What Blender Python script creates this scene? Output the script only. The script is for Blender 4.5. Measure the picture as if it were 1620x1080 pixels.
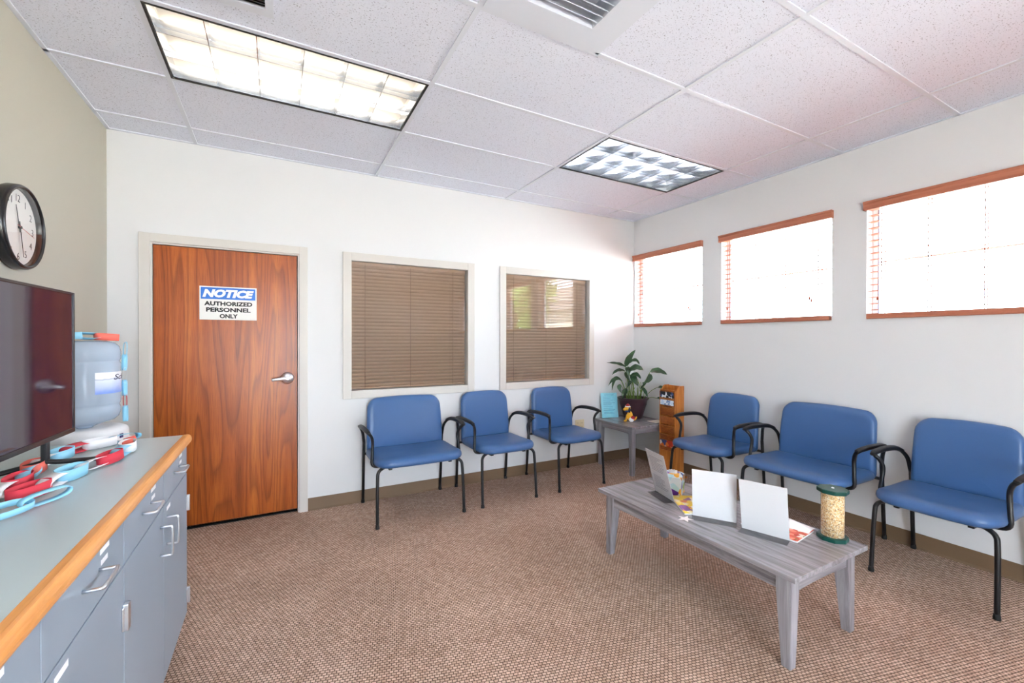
import bpy, bmesh, math, random
from mathutils import Vector, Matrix
random.seed(7)
for o in list(bpy.data.objects): bpy.data.objects.remove(o)
SC = bpy.context.scene
COL = SC.collection
PI = math.pi

# ------------------------------------------------------------------ room dimensions (metres)
XL, XR, YB, YREAR, H = -0.962, 3.621, 3.722, -2.30, 2.692
CAMH = 1.3333
GX0, GY0, TX, TY = -0.4903, 3.457, 1.2192, 0.6096        # ceiling grid origin and module

# ------------------------------------------------------------------ camera
def setup_camera():
    yaw, pitch, roll, f = 0.4981, -0.0060, 0.0019, 685.98
    F = Vector((math.sin(yaw)*math.cos(pitch), math.cos(yaw)*math.cos(pitch), math.sin(pitch)))
    r = Vector((math.cos(yaw), -math.sin(yaw), 0)); u = r.cross(F)
    r2 = r*math.cos(roll) + u*math.sin(roll); u2 = -r*math.sin(roll) + u*math.cos(roll)
    cd = bpy.data.cameras.new('camera'); cam = bpy.data.objects.new('camera', cd); COL.objects.link(cam)
    cd.sensor_fit = 'HORIZONTAL'; cd.sensor_width = 36; cd.lens = f*36/1620
    cd.shift_y = 1.853/1620; cd.clip_start = 0.02
    m = Matrix((r2, u2, -F)).transposed().to_4x4(); m.translation = Vector((0, 0, CAMH))
    cam.matrix_world = m
    SC.camera = cam
setup_camera()

# ------------------------------------------------------------------ world and exposure
W = bpy.data.worlds.new('overcast_sky'); SC.world = W; W.use_nodes = True
SKY_STRENGTH = 13.0
bg = W.node_tree.nodes['Background']
bg.inputs[0].default_value = (0.79, 0.89, 1.0, 1); bg.inputs[1].default_value = SKY_STRENGTH
SC.view_settings.view_transform = 'Standard'; SC.view_settings.look = 'None'
SC.view_settings.gamma = 1.0; SC.view_settings.use_curve_mapping = False
SC.view_settings.exposure = 0.94
TUBE_WARM, TUBE_COOL, TUBE_REAR_ADDED = 5.0, 5.2, 5.0
sd = bpy.data.lights.new('sun', 'SUN'); sd.energy = 70.0; sd.angle = 0.03; sd.color = (1.0, 0.99, 0.97)      # stands behind the building, lights the ground outside
sun = bpy.data.objects.new('sun', sd); COL.objects.link(sun); sun.rotation_euler = (0, math.radians(-32), math.radians(-10)); sun.location = (-6, 0, 12)

# daylight portals in the window openings, the two added ones too (they emit nothing, they only guide sky sampling)
WIN = [(2.81, 3.705), (1.695, 2.605), (0.575, 1.480), (-0.540, 0.365), (-1.655, -0.750)]  # last two are unseen windows added for more daylight
WZ0, WZ1 = 1.485, 2.285
for i, (y0, y1) in enumerate(WIN):
    ld = bpy.data.lights.new('window_portal', 'AREA'); ld.shape = 'RECTANGLE'
    ld.size = WZ1-WZ0; ld.size_y = y1-y0; ld.cycles.is_portal = True
    lo = bpy.data.objects.new('window_portal', ld); COL.objects.link(lo)
    lo.location = (XR+0.135, (y0+y1)/2, (WZ0+WZ1)/2); lo.rotation_euler = (0, PI/2, 0)
ADDED_ENTRY = (-0.55, 1.25, 0.0, 2.10)                           # glazed entrance added behind the viewer for more daylight
ld = bpy.data.lights.new('added_entrance_portal', 'AREA'); ld.shape = 'RECTANGLE'; ld.size = ADDED_ENTRY[1]-ADDED_ENTRY[0]; ld.size_y = ADDED_ENTRY[3]; ld.cycles.is_portal = True
lo = bpy.data.objects.new('added_entrance_portal', ld); COL.objects.link(lo)
lo.location = ((ADDED_ENTRY[0]+ADDED_ENTRY[1])/2, YREAR-0.135, ADDED_ENTRY[3]/2); lo.rotation_euler = (PI/2, 0, PI)

# ================================================================== helpers
def lin(c):
    return tuple(((v/255)/12.92 if v/255 <= 0.04045 else ((v/255+0.055)/1.055)**2.4) for v in c)+(1,)
MATS = {}
def mat(name, col=(200, 200, 200), rough=0.5, metal=0.0, spec=0.5, emit=None, estr=0, bump=None, coat=0):
    """plain principled material; bump = (scale, strength, distance)"""
    if name in MATS: return MATS[name]
    m = bpy.data.materials.new(name); m.use_nodes = True; nt = m.node_tree; b = nt.nodes['Principled BSDF']
    b.inputs['Base Color'].default_value = lin(col); b.inputs['Roughness'].default_value = rough
    b.inputs['Metallic'].default_value = metal; b.inputs['Specular IOR Level'].default_value = spec
    if coat: b.inputs['Coat Weight'].default_value = coat
    if emit:
        b.inputs['Emission Color'].default_value = lin(emit); b.inputs['Emission Strength'].default_value = estr
    if bump:
        g = nt.nodes.new('ShaderNodeNewGeometry'); n = nt.nodes.new('ShaderNodeTexNoise'); bp = nt.nodes.new('ShaderNodeBump')
        n.inputs['Scale'].default_value = bump[0]; n.inputs['Detail'].default_value = 3
        bp.inputs['Strength'].default_value = bump[1]; bp.inputs['Distance'].default_value = bump[2]
        nt.links.new(g.outputs['Position'], n.inputs['Vector']); nt.links.new(n.outputs['Fac'], bp.inputs['Height'])
        nt.links.new(bp.outputs['Normal'], b.inputs['Normal'])
    MATS[name] = m
    return m
def nodes_of(m): return m.node_tree.nodes, m.node_tree.links, m.node_tree.nodes['Principled BSDF']
def ramp(ns, stops, interp='LINEAR'):
    r = ns.new('ShaderNodeValToRGB'); e = r.color_ramp.elements; r.color_ramp.interpolation = interp
    while len(e) < len(stops): e.new(0.5)
    for el, (p, c) in zip(e, stops): el.position = p; el.color = lin(c)
    return r
def grain_mat(name, stops, scale, noise=3.0, detail=6, dist=0.6, rough=0.45, spec=0.4, bump=0.0):
    """stretched-noise wood grain; scale = per-axis stretch of object coordinates"""
    m = mat(name, (128, 128, 128), rough, 0, spec); ns, ln, b = nodes_of(m)
    tc = ns.new('ShaderNodeTexCoord'); mp = ns.new('ShaderNodeMapping'); mp.inputs['Scale'].default_value = scale
    n = ns.new('ShaderNodeTexNoise'); n.inputs['Scale'].default_value = noise; n.inputs['Detail'].default_value = detail
    n.inputs['Distortion'].default_value = dist; n.inputs['Roughness'].default_value = 0.62
    r = ramp(ns, stops)
    ln.new(tc.outputs['Object'], mp.inputs['Vector']); ln.new(mp.outputs['Vector'], n.inputs['Vector'])
    ln.new(n.outputs['Fac'], r.inputs['Fac']); ln.new(r.outputs['Color'], b.inputs['Base Color'])
    if bump:
        bp = ns.new('ShaderNodeBump'); bp.inputs['Strength'].default_value = bump; bp.inputs['Distance'].default_value = 0.002
        ln.new(n.outputs['Fac'], bp.inputs['Height']); ln.new(bp.outputs['Normal'], b.inputs['Normal'])
    return m

def link(name, me, m=None, parent=None):
    if m is not None:
        me.materials.clear(); me.materials.append(m)
    o = bpy.data.objects.new(name, me); COL.objects.link(o)
    if parent is not None: o.parent = parent
    return o
def tag(o, label=None, cat=None, group=None, kind=None):
    if label: o['label'] = label
    if cat: o['category'] = cat
    if group: o['group'] = group
    if kind: o['kind'] = kind
    return o
def empty(name, loc=(0, 0, 0), rz=0.0, label=None, cat=None, group=None):
    o = bpy.data.objects.new(name, None); COL.objects.link(o); o.empty_display_size = 0.05
    o.location = loc; o.rotation_euler = (0, 0, rz)
    return tag(o, label, cat, group)
def from_bm(bm, name, smooth=False):
    me = bpy.data.meshes.new(name); bmesh.ops.recalc_face_normals(bm, faces=bm.faces)
    bm.to_mesh(me); bm.free()
    if smooth: me.polygons.foreach_set('use_smooth', [True]*len(me.polygons))
    return me
def add_box(bm, x0, x1, y0, y1, z0, z1):
    v = [bm.verts.new(p) for p in ((x0,y0,z0),(x1,y0,z0),(x1,y1,z0),(x0,y1,z0),(x0,y0,z1),(x1,y0,z1),(x1,y1,z1),(x0,y1,z1))]
    for f in ((0,3,2,1),(4,5,6,7),(0,1,5,4),(1,2,6,5),(2,3,7,6),(3,0,4,7)): bm.faces.new([v[i] for i in f])
    return v
def box_me(dims, bev=0.0, seg=2, name='box'):
    bm = bmesh.new()
    boxes = [dims] if not isinstance(dims[0], (tuple, list)) else dims
    for d in boxes: add_box(bm, *d)
    if bev: bmesh.ops.bevel(bm, geom=list(bm.edges), offset=bev, segments=seg, affect='EDGES', profile=0.6)
    return from_bm(bm, name)
def box(name, dims, m, parent=None, bev=0.0, seg=2): return link(name, box_me(dims, bev, seg, name), m, parent)
def prism_me(poly, axis, a, b, name='prism', bev=0.0):
    """extrude a 2-D polygon along an axis ('x','y','z') from a to b"""
    def P(p, t): return {'x': (t, p[0], p[1]), 'y': (p[0], t, p[1]), 'z': (p[0], p[1], t)}[axis]
    bm = bmesh.new(); v0 = [bm.verts.new(P(p, a)) for p in poly]; v1 = [bm.verts.new(P(p, b)) for p in poly]
    bm.faces.new(v0); bm.faces.new(v1[::-1]); n = len(poly)
    for i in range(n): bm.faces.new((v0[i], v0[(i+1) % n], v1[(i+1) % n], v1[i]))
    if bev: bmesh.ops.bevel(bm, geom=list(bm.edges), offset=bev, segments=2, affect='EDGES')
    return from_bm(bm, name)
def lathe_me(prof, n=32, name='lathe', smooth=True, caps=True):
    bm = bmesh.new(); rings = []
    for r, z in prof:
        rings.append([bm.verts.new((r*math.cos(2*PI*k/n), r*math.sin(2*PI*k/n), z)) for k in range(n)])
    for a, b in zip(rings, rings[1:]):
        for k in range(n): bm.faces.new((a[k], a[(k+1) % n], b[(k+1) % n], b[k]))
    if caps:
        bm.faces.new(rings[0][::-1]); bm.faces.new(rings[-1])
    me = from_bm(bm, name, smooth)
    if smooth:
        for p in me.polygons:
            if len(p.vertices) > 4: p.use_smooth = False
    return me
def catmull(pts, k=5):
    P = [Vector(p) for p in pts]; P = [P[0]*2-P[1]] + P + [P[-1]*2-P[-2]]; out = []
    for i in range(1, len(P)-2):
        for s in range(k):
            t = s/k
            out.append(0.5*((2*P[i]) + (P[i+1]-P[i-1])*t + (2*P[i-1]-5*P[i]+4*P[i+1]-P[i+2])*t*t + (3*P[i]-P[i-1]-3*P[i+1]+P[i+2])*t**3))
    out.append(P[-2]); return out
def tube_me(pts, r=0.0125, n=10, k=5, name='tube', up=(0, 0, 1), rx=None, rz=None, curved=True):
    """sweep a round (or elliptical: rx sideways, rz along 'up') section along a smoothed path"""
    path = catmull(pts, k) if curved else [Vector(p) for p in pts]
    bm = bmesh.new(); rings = []; m = len(path); prev = None
    for i, p in enumerate(path):
        t = (path[min(i+1, m-1)]-path[max(i-1, 0)]).normalized()
        if prev is None:
            u = Vector(up); u = (u - t*u.dot(t))
            if u.length < 1e-3: u = Vector((1, 0, 0)) - t*t.x
            u.normalize()
        else:
            u = Vector(up) if rx is not None else prev
            u = (u - t*u.dot(t)).normalized()
        prev = u; s = t.cross(u); q = i/(m-1)
        a = rx(q) if rx else r; b = rz(q) if rz else r
        rings.append([bm.verts.new(p + s*(a*math.cos(2*PI*j/n)) + u*(b*math.sin(2*PI*j/n))) for j in range(n)])
    for a, b in zip(rings, rings[1:]):
        for j in range(n): bm.faces.new((a[j], a[(j+1) % n], b[(j+1) % n], b[j]))
    bm.faces.new(rings[0][::-1]); bm.faces.new(rings[-1])
    return from_bm(bm, name, True)
def ellipsoid_me(c, r, seg=16, rings=10, name='ellipsoid', rot=None):
    bm = bmesh.new(); bmesh.ops.create_uvsphere(bm, u_segments=seg, v_segments=rings, radius=1)
    M = Matrix.Translation(c) @ (rot or Matrix.Identity(4)) @ Matrix.Diagonal((*r, 1))
    bmesh.ops.transform(bm, matrix=M, verts=bm.verts)
    return from_bm(bm, name, True)
def round_outline(x0, x1, y0, y1, radii, n=6):
    """rounded rectangle; radii for corners (x0y0, x1y0, x1y1, x0y1), counter-clockwise"""
    pts = []
    for (cx, cy, sx, sy, a0), r in zip(((x0, y0, 1, 1, PI), (x1, y0, -1, 1, 1.5*PI), (x1, y1, -1, -1, 0), (x0, y1, 1, -1, 0.5*PI)), radii):
        for k in range(n+1):
            a = a0 + 0.5*PI*k/n
            pts.append((cx+sx*r+r*math.cos(a), cy+sy*r+r*math.sin(a)))
    out = []
    n2 = len(pts)
    for i in range(n2):                       # subdivide the straight stretches
        p, q = pts[i], pts[(i+1) % n2]; d = math.hypot(q[0]-p[0], q[1]-p[1]); m = max(1, int(d/0.06))
        for k in range(m): out.append((p[0]+(q[0]-p[0])*k/m, p[1]+(q[1]-p[1])*k/m))
    return out
def cushion_me(outline, profile, warp, name):
    """rings of an outline at (inset, height); both ends closed with concentric rings; warp maps (x, y, h) to space"""
    n = len(outline); cx = sum(p[0] for p in outline)/n; cy = sum(p[1] for p in outline)/n; nr = []
    for i in range(n):
        a, b = outline[i-1], outline[(i+1) % n]; dx, dy = b[0]-a[0], b[1]-a[1]; l = math.hypot(dx, dy) or 1
        nr.append((-dy/l, dx/l))
    bm = bmesh.new()
    def ring(ins, h, sc=1.0):
        return [bm.verts.new(warp(cx+(p[0]+q[0]*ins-cx)*sc, cy+(p[1]+q[1]*ins-cy)*sc, h)) for p, q in zip(outline, nr)]
    i0, h0 = profile[0]; i1, h1 = profile[-1]
    rings = [ring(i0, h0, s) for s in (0.3, 0.65)] + [ring(*p) for p in profile] + [ring(i1, h1+0.003*(1-s), s) for s in (0.75, 0.5, 0.25)]
    for a, b in zip(rings, rings[1:]):
        for k in range(n): bm.faces.new((a[k], a[(k+1) % n], b[(k+1) % n], b[k]))
    bm.faces.new(rings[0][::-1]); bm.faces.new(rings[-1])
    return from_bm(bm, name, True)
def text_me(body, size, shear=0, bold=0, ext=0.0006, spacing=1.0, align='CENTER', name='lettering'):
    cu = bpy.data.curves.new('tmp', 'FONT'); cu.body = body; cu.size = size; cu.shear = shear; cu.offset = bold
    cu.extrude = ext; cu.align_x = align; cu.space_character = spacing; cu.resolution_u = 3
    o = bpy.data.objects.new('tmp', cu); COL.objects.link(o)
    bpy.context.view_layer.update()
    me = bpy.data.meshes.new_from_object(o.evaluated_get(bpy.context.evaluated_depsgraph_get())); me.name = name
    bpy.data.objects.remove(o); bpy.data.curves.remove(cu)
    return me
def fit_text(me, w, h):
    """scale lettering mesh to width w and height h, centred on the origin"""
    xs = [v.co.x for v in me.vertices]; ys = [v.co.y for v in me.vertices]
    sx = w/(max(xs)-min(xs)); sy = h/(max(ys)-min(ys)); cx = (max(xs)+min(xs))/2; cy = (max(ys)+min(ys))/2
    for v in me.vertices: v.co.x = (v.co.x-cx)*sx; v.co.y = (v.co.y-cy)*sy
    return me
def copy_tree(o, parent=None):
    c = o.copy(); COL.objects.link(c)
    if parent is not None: c.parent = parent
    for ch in list(o.children): copy_tree(ch, c)
    return c
def place(o, M):
    o.matrix_local = M; return o

# ================================================================== materials
M_wall = mat('wall_white_paint', (229, 229, 230), 0.7, 0, 0.3, bump=(260, 0.05, 0.001))
M_accent = mat('wall_sage_paint', (184, 180, 166), 0.7, 0, 0.3, bump=(260, 0.05, 0.001))
M_frame = mat('greige_frame_paint', (214, 209, 203), 0.45)
M_base = mat('taupe_rubber_base', (122, 98, 74), 0.5)
M_vinyl = mat('blue_vinyl', (62, 98, 148), 0.34, 0, 0.45, bump=(900, 0.08, 0.0006))
M_blackmetal = mat('black_powder_coat', (20, 21, 25), 0.35, 0, 0.5)
M_blackplastic = mat('black_plastic', (22, 22, 25), 0.45)
M_rubber = mat('black_rubber', (16, 16, 17), 0.6)
M_tee = mat('white_ceiling_tee', (220, 224, 234), 0.5)
M_white = mat('white_plastic', (238, 238, 240), 0.35)
M_vent = mat('vent_white_enamel', (220, 224, 234), 0.4)
M_blackgap = mat('black_trim', (10, 10, 10), 0.5)
M_chrome = mat('satin_chrome', (222, 222, 230), 0.36, 1.0)
M_alu = mat('satin_aluminium', (214, 218, 224), 0.3, 1.0)
M_louver = mat('mirror_louver', (196, 200, 206), 0.2, 1.0)
M_reflector = mat('white_reflector', (205, 205, 205), 0.5)
M_ivory = mat('ivory_plastic', (226, 215, 180), 0.4)
M_paper = mat('white_paper', (244, 244, 246), 0.75, 0, 0.2)
M_ink = mat('black_ink', (26, 24, 26), 0.6)
M_lam = mat('grey_counter_laminate', (192, 205, 208), 0.30, 0, 0.5)
M_cab = mat('grey_cabinet_laminate', (146, 160, 174), 0.40, 0, 0.45)
M_kick = mat('dark_toe_kick', (60, 58, 56), 0.6)

def make_carpet():
    m = mat('loop_carpet', (150, 120, 100), 0.95, 0, 0.1); ns, ln, b = nodes_of(m)
    g = ns.new('ShaderNodeNewGeometry'); mp = ns.new('ShaderNodeMapping'); mp.inputs['Rotation'].default_value = (0, 0, math.radians(14))
    ln.new(g.outputs['Position'], mp.inputs['Vector'])
    wob = ns.new('ShaderNodeTexNoise'); wob.inputs['Scale'].default_value = 90; ln.new(g.outputs['Position'], wob.inputs['Vector'])
    ms = ns.new('ShaderNodeVectorMath'); ms.operation = 'SCALE'; ms.inputs['Scale'].default_value = 0.006
    ln.new(wob.outputs['Color'], ms.inputs[0])
    ad = ns.new('ShaderNodeVectorMath'); ad.operation = 'ADD'; ln.new(mp.outputs['Vector'], ad.inputs[0]); ln.new(ms.outputs[0], ad.inputs[1])
    br = ns.new('ShaderNodeTexBrick'); br.offset = 0.5; br.inputs['Scale'].default_value = 1.0
    br.inputs['Brick Width'].default_value = 0.0185; br.inputs['Row Height'].default_value = 0.0135
    br.inputs['Mortar Size'].default_value = 0.0032; br.inputs['Mortar Smooth'].default_value = 1.0
    br.inputs['Color1'].default_value = lin((238, 209, 190)); br.inputs['Color2'].default_value = lin((206, 173, 153)); br.inputs['Mortar'].default_value = lin((88, 66, 54))
    ln.new(ad.outputs[0], br.inputs['Vector'])
    n2 = ns.new('ShaderNodeTexNoise'); n2.inputs['Scale'].default_value = 1.6; n2.inputs['Detail'].default_value = 4
    ln.new(g.outputs['Position'], n2.inputs['Vector'])
    r2 = ramp(ns, [(0.3, (225, 222, 220)), (0.7, (255, 255, 255))]); ln.new(n2.outputs['Fac'], r2.inputs['Fac'])
    mx = ns.new('ShaderNodeMix'); mx.data_type = 'RGBA'; mx.blend_type = 'MULTIPLY'; mx.inputs[0].default_value = 1
    ln.new(br.outputs['Color'], mx.inputs[6]); ln.new(r2.outputs['Color'], mx.inputs[7]); ln.new(mx.outputs[2], b.inputs['Base Color'])
    bp = ns.new('ShaderNodeBump'); bp.invert = True; bp.inputs['Strength'].default_value = 0.5; bp.inputs['Distance'].default_value = 0.003
    ln.new(br.outputs['Fac'], bp.inputs['Height']); ln.new(bp.outputs['Normal'], b.inputs['Normal'])
    return m
M_carpet = make_carpet()

def make_tile():
    m = mat('fissured_ceiling_tile', (224, 222, 226), 0.9, 0, 0.1); ns, ln, b = nodes_of(m)
    g = ns.new('ShaderNodeNewGeometry'); mp = ns.new('ShaderNodeMapping'); mp.inputs['Scale'].default_value = (1, 1.35, 1)
    v = ns.new('ShaderNodeTexNoise'); v.inputs['Scale'].default_value = 150; v.inputs['Detail'].default_value = 3
    ln.new(g.outputs['Position'], mp.inputs['Vector']); ln.new(mp.outputs['Vector'], v.inputs['Vector'])
    r = ramp(ns, [(0.0, (136, 136, 146)), (0.315, (150, 150, 160)), (0.38, (228, 231, 244)), (1.0, (236, 239, 250))])
    ln.new(v.outputs['Fac'], r.inputs['Fac']); ln.new(r.outputs['Color'], b.inputs['Base Color'])
    bp = ns.new('ShaderNodeBump'); bp.inputs['Strength'].default_value = 0.3; bp.inputs['Distance'].default_value = 0.002
    ln.new(v.outputs['Fac'], bp.inputs['Height']); ln.new(bp.outputs['Normal'], b.inputs['Normal'])
    return m
M_tile = make_tile()

def make_door_wood():
    m = mat('oak_veneer_door', (170, 90, 40), 0.32, 0, 0.4); ns, ln, b = nodes_of(m)
    tc = ns.new('ShaderNodeTexCoord')
    # broad plank-matched figure
    m1 = ns.new('ShaderNodeMapping'); m1.inputs['Scale'].default_value = (8, 1, 0.25)
    n1 = ns.new('ShaderNodeTexNoise'); n1.inputs['Scale'].default_value = 1.4; n1.inputs['Detail'].default_value = 2; n1.inputs['Distortion'].default_value = 0.5
    r1 = ramp(ns, [(0.25, (148, 70, 22)), (0.5, (172, 86, 28)), (0.78, (192, 106, 40))])
    # cathedral rings: thin dark lines from a stretched noise
    m2 = ns.new('ShaderNodeMapping'); m2.inputs['Scale'].default_value = (6.0, 1, 0.36)
    n2 = ns.new('ShaderNodeTexNoise'); n2.inputs['Scale'].default_value = 1.1; n2.inputs['Detail'].default_value = 1
    mul = ns.new('ShaderNodeMath'); mul.operation = 'MULTIPLY'; mul.inputs[1].default_value = 13
    fr = ns.new('ShaderNodeMath'); fr.operation = 'FRACT'
    r2 = ramp(ns, [(0.0, (104, 54, 34)), (0.22, (205, 178, 160)), (0.5, (255, 255, 255)), (0.86, (255, 255, 255)), (1.0, (120, 68, 44))])
    # fine pores
    m3 = ns.new('ShaderNodeMapping'); m3.inputs['Scale'].default_value = (150, 1, 3.5)
    n3 = ns.new('ShaderNodeTexNoise'); n3.inputs['Scale'].default_value = 2; n3.inputs['Detail'].default_value = 3
    r3 = ramp(ns, [(0.3, (170, 140, 120)), (0.52, (255, 255, 255))])
    for mp, n in ((m1, n1), (m2, n2), (m3, n3)):
        ln.new(tc.outputs['Object'], mp.inputs['Vector']); ln.new(mp.outputs['Vector'], n.inputs['Vector'])
    ln.new(n1.outputs['Fac'], r1.inputs['Fac']); ln.new(n2.outputs['Fac'], mul.inputs[0]); ln.new(mul.outputs[0], fr.inputs[0])
    ln.new(fr.outputs[0], r2.inputs['Fac']); ln.new(n3.outputs['Fac'], r3.inputs['Fac'])
    a = ns.new('ShaderNodeMix'); a.data_type = 'RGBA'; a.blend_type = 'MULTIPLY'; a.inputs[0].default_value = 0.44
    c = ns.new('ShaderNodeMix'); c.data_type = 'RGBA'; c.blend_type = 'MULTIPLY'; c.inputs[0].default_value = 0.6
    ln.new(r1.outputs['Color'], a.inputs[6]); ln.new(r2.outputs['Color'], a.inputs[7])
    ln.new(a.outputs[2], c.inputs[6]); ln.new(r3.outputs['Color'], c.inputs[7]); ln.new(c.outputs[2], b.inputs['Base Color'])
    return m
M_doorwood = make_door_wood()
GREYW = [(0.28, (94, 91, 96)), (0.45, (136, 132, 137)), (0.6, (157, 154, 160)), (0.8, (178, 175, 181))]
M_greyY = grain_mat('grey_weathered_laminate_lengthwise', GREYW, (16, 1.1, 16), 2.2, 6, 0.5, 0.22, 0.6)
M_greyX = grain_mat('grey_weathered_laminate_crosswise', GREYW, (1.1, 16, 16), 2.2, 6, 0.5, 0.3, 0.5)
M_greyZ = grain_mat('grey_weathered_laminate_upright', GREYW, (16, 16, 1.1), 2.2, 6, 0.5, 0.35, 0.5)
M_oakZ = grain_mat('honey_oak', [(0.3, (160, 88, 34)), (0.55, (198, 122, 56)), (0.8, (216, 144, 74))], (30, 30, 2.5), 2, 5, 0.4, 0.4)
M_oakdark = grain_mat('oak_pocket_front', [(0.35, (118, 58, 22)), (0.5, (158, 86, 36)), (0.75, (176, 102, 48))], (26, 6, 26), 2.2, 5, 1.5, 0.4)
M_nosing = grain_mat('oak_counter_nosing', [(0.3, (210, 140, 74)), (0.6, (232, 166, 98)), (0.85, (242, 188, 126))], (30, 1.5, 30), 2, 5, 0.3, 0.3)
M_blind = grain_mat('brown_wood_blind', [(0.3, (162, 96, 72)), (0.7, (188, 120, 94))], (20, 1.2, 20), 2, 3, 0.3, 0.4)
M_mini = mat('tan_mini_blind', (196, 162, 134), 0.4, 0, 0.4)

def make_glass(name, tint=(1, 1, 1), ior=1.5, boost=1.0):
    """thin pane: fresnel mix of clear transmission and mirror reflection"""
    m = bpy.data.materials.new(name); m.use_nodes = True; nt = m.node_tree; ns, ln = nt.nodes, nt.links
    for n in list(ns):
        if n.type != 'OUTPUT_MATERIAL': ns.remove(n)
    out = [n for n in ns if n.type == 'OUTPUT_MATERIAL'][0]
    t = ns.new('ShaderNodeBsdfTransparent'); t.inputs[0].default_value = (*tint, 1)
    g = ns.new('ShaderNodeBsdfGlossy'); g.inputs['Roughness'].default_value = 0.0
    lw = ns.new('ShaderNodeLayerWeight'); lw.inputs[0].default_value = 0.5; pw = ns.new('ShaderNodeMath'); pw.operation = 'POWER'; pw.inputs[1].default_value = 5
    f0 = ((ior-1)/(ior+1))**2*boost; mu = ns.new('ShaderNodeMath'); mu.operation = 'MULTIPLY_ADD'; mu.inputs[1].default_value = 1-f0; mu.inputs[2].default_value = f0
    mx = ns.new('ShaderNodeMixShader'); ln.new(lw.outputs['Facing'], pw.inputs[0]); ln.new(pw.outputs[0], mu.inputs[0]); ln.new(mu.outputs[0], mx.inputs[0])
    ln.new(t.outputs[0], mx.inputs[1]); ln.new(g.outputs[0], mx.inputs[2]); ln.new(mx.outputs[0], out.inputs['Surface'])
    MATS[name] = m; return m
M_glass = make_glass('clear_window_glass', (0.97, 0.98, 0.98))
M_intglass = make_glass('interior_window_glass', (0.92, 0.93, 0.94), 1.5, 1.0)
M_acrylic = make_glass('clear_acrylic', (0.99, 0.99, 0.995), 1.49)

# ================================================================== room shell
def grid_wall(name, cuts_a, cuts_z, holes, P, m):
    """wall in a plane: front/back faces per cell, reveals round the holes. P(a, z, depth) -> point; depth 0 room side, 1 outside"""
    bm = bmesh.new(); cache = {}
    def V(a, z, d):
        k = (round(a, 4), round(z, 4), d)
        if k not in cache: cache[k] = bm.verts.new(P(a, z, d))
        return cache[k]
    na, nz = len(cuts_a)-1, len(cuts_z)-1
    def solid(i, j):
        if i < 0 or j < 0 or i >= na or j >= nz: return False
        ca, cz = (cuts_a[i]+cuts_a[i+1])/2, (cuts_z[j]+cuts_z[j+1])/2
        return not any(h[0] < ca < h[1] and h[2] < cz < h[3] for h in holes)
    for i in range(na):
        for j in range(nz):
            if not solid(i, j): continue
            a0, a1, z0, z1 = cuts_a[i], cuts_a[i+1], cuts_z[j], cuts_z[j+1]
            for d in (0, 1): bm.faces.new((V(a0, z0, d), V(a1, z0, d), V(a1, z1, d), V(a0, z1, d)))
            for (di, dj, p, q) in ((-1, 0, (a0, z0), (a0, z1)), (1, 0, (a1, z0), (a1, z1)), (0, -1, (a0, z0), (a1, z0)), (0, 1, (a0, z1), (a1, z1))):
                if not solid(i+di, j+dj): bm.faces.new((V(*p, 0), V(*q, 0), V(*q, 1), V(*p, 1)))
    return link(name, from_bm(bm, name), m)
WT = 0.14
DOOR = (-0.755, 0.168, 0.0, 2.0)
IW = [(0.523, 1.568, 0.905, 1.990), (1.938, 2.980, 0.905, 1.990)]
def cuts(vals): return sorted(set(round(v, 4) for v in vals))
holes_b = [DOOR]+IW
tag(grid_wall('wall_back', cuts([XL-WT, XR+WT]+[v for h in holes_b for v in h[:2]]), cuts([0, H+0.12]+[v for h in holes_b for v in h[2:]]), holes_b,
    lambda a, z, d: (a, YB+d*WT, z), M_wall), 'white back wall with a door and two interior windows', kind='structure')
holes_r = [(y0, y1, WZ0, WZ1) for y0, y1 in WIN]
tag(grid_wall('wall_right', cuts([YREAR, YB]+[v for h in holes_r for v in h[:2]]), cuts([0, H+0.12, WZ0, WZ1]), holes_r,
    lambda a, z, d: (XR+d*WT, a, z), M_wall), 'white right wall with three high windows and two added ones', kind='structure')
tag(box('wall_left', (XL-WT, XL, YREAR-WT, YB, 0, H+0.12), M_accent), 'sage grey accent wall on the left with the clock', kind='structure')
tag(grid_wall('wall_rear', cuts([XL, XR+WT, ADDED_ENTRY[0], ADDED_ENTRY[1]]), cuts([0, H+0.12, ADDED_ENTRY[3]]), [ADDED_ENTRY],
    lambda a, z, d: (a, YREAR-d*WT, z), M_wall), 'white wall behind the viewer with an added glazed entrance', kind='structure')
tag(box('floor', (XL-WT, XR+WT, YREAR-WT, YB+WT, -0.1, 0), M_carpet), 'brown and tan loop pile carpet floor', kind='structure')
# closed box for the room behind the interior windows, added to block the sky
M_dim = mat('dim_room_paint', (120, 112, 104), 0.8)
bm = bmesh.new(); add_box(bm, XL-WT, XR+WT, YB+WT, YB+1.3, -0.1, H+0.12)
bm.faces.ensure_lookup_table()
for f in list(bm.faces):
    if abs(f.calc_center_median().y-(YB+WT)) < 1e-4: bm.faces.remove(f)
tag(link('wall_beyond', from_bm(bm, 'wall_beyond'), M_dim), 'dim box added behind the interior windows to keep sky light out', kind='structure')
# rubber cove base
def base_profile(): return [(0, 0), (-0.014, 0), (-0.006, 0.012), (-0.004, 0.097), (0, 0.097)]
for a, b in ((0.215, XR),):
    o = link('baseboard_back', prism_me([(YB+p[0], p[1]) for p in base_profile()], 'x', a, b), M_base)
    tag(o, 'taupe rubber base along the back wall', kind='structure')
o = link('baseboard_right', prism_me([(XR+p[0], p[1]) for p in base_profile()], 'y', YREAR, YB-0.004), M_base)
tag(o, 'taupe rubber base along the right wall', kind='structure')
o = link('baseboard_left', prism_me([(XL-p[0], p[1]) for p in base_profile()], 'y', 2.43, YB), M_base)
tag(o, 'taupe rubber base along the sage wall', kind='structure')

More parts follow.
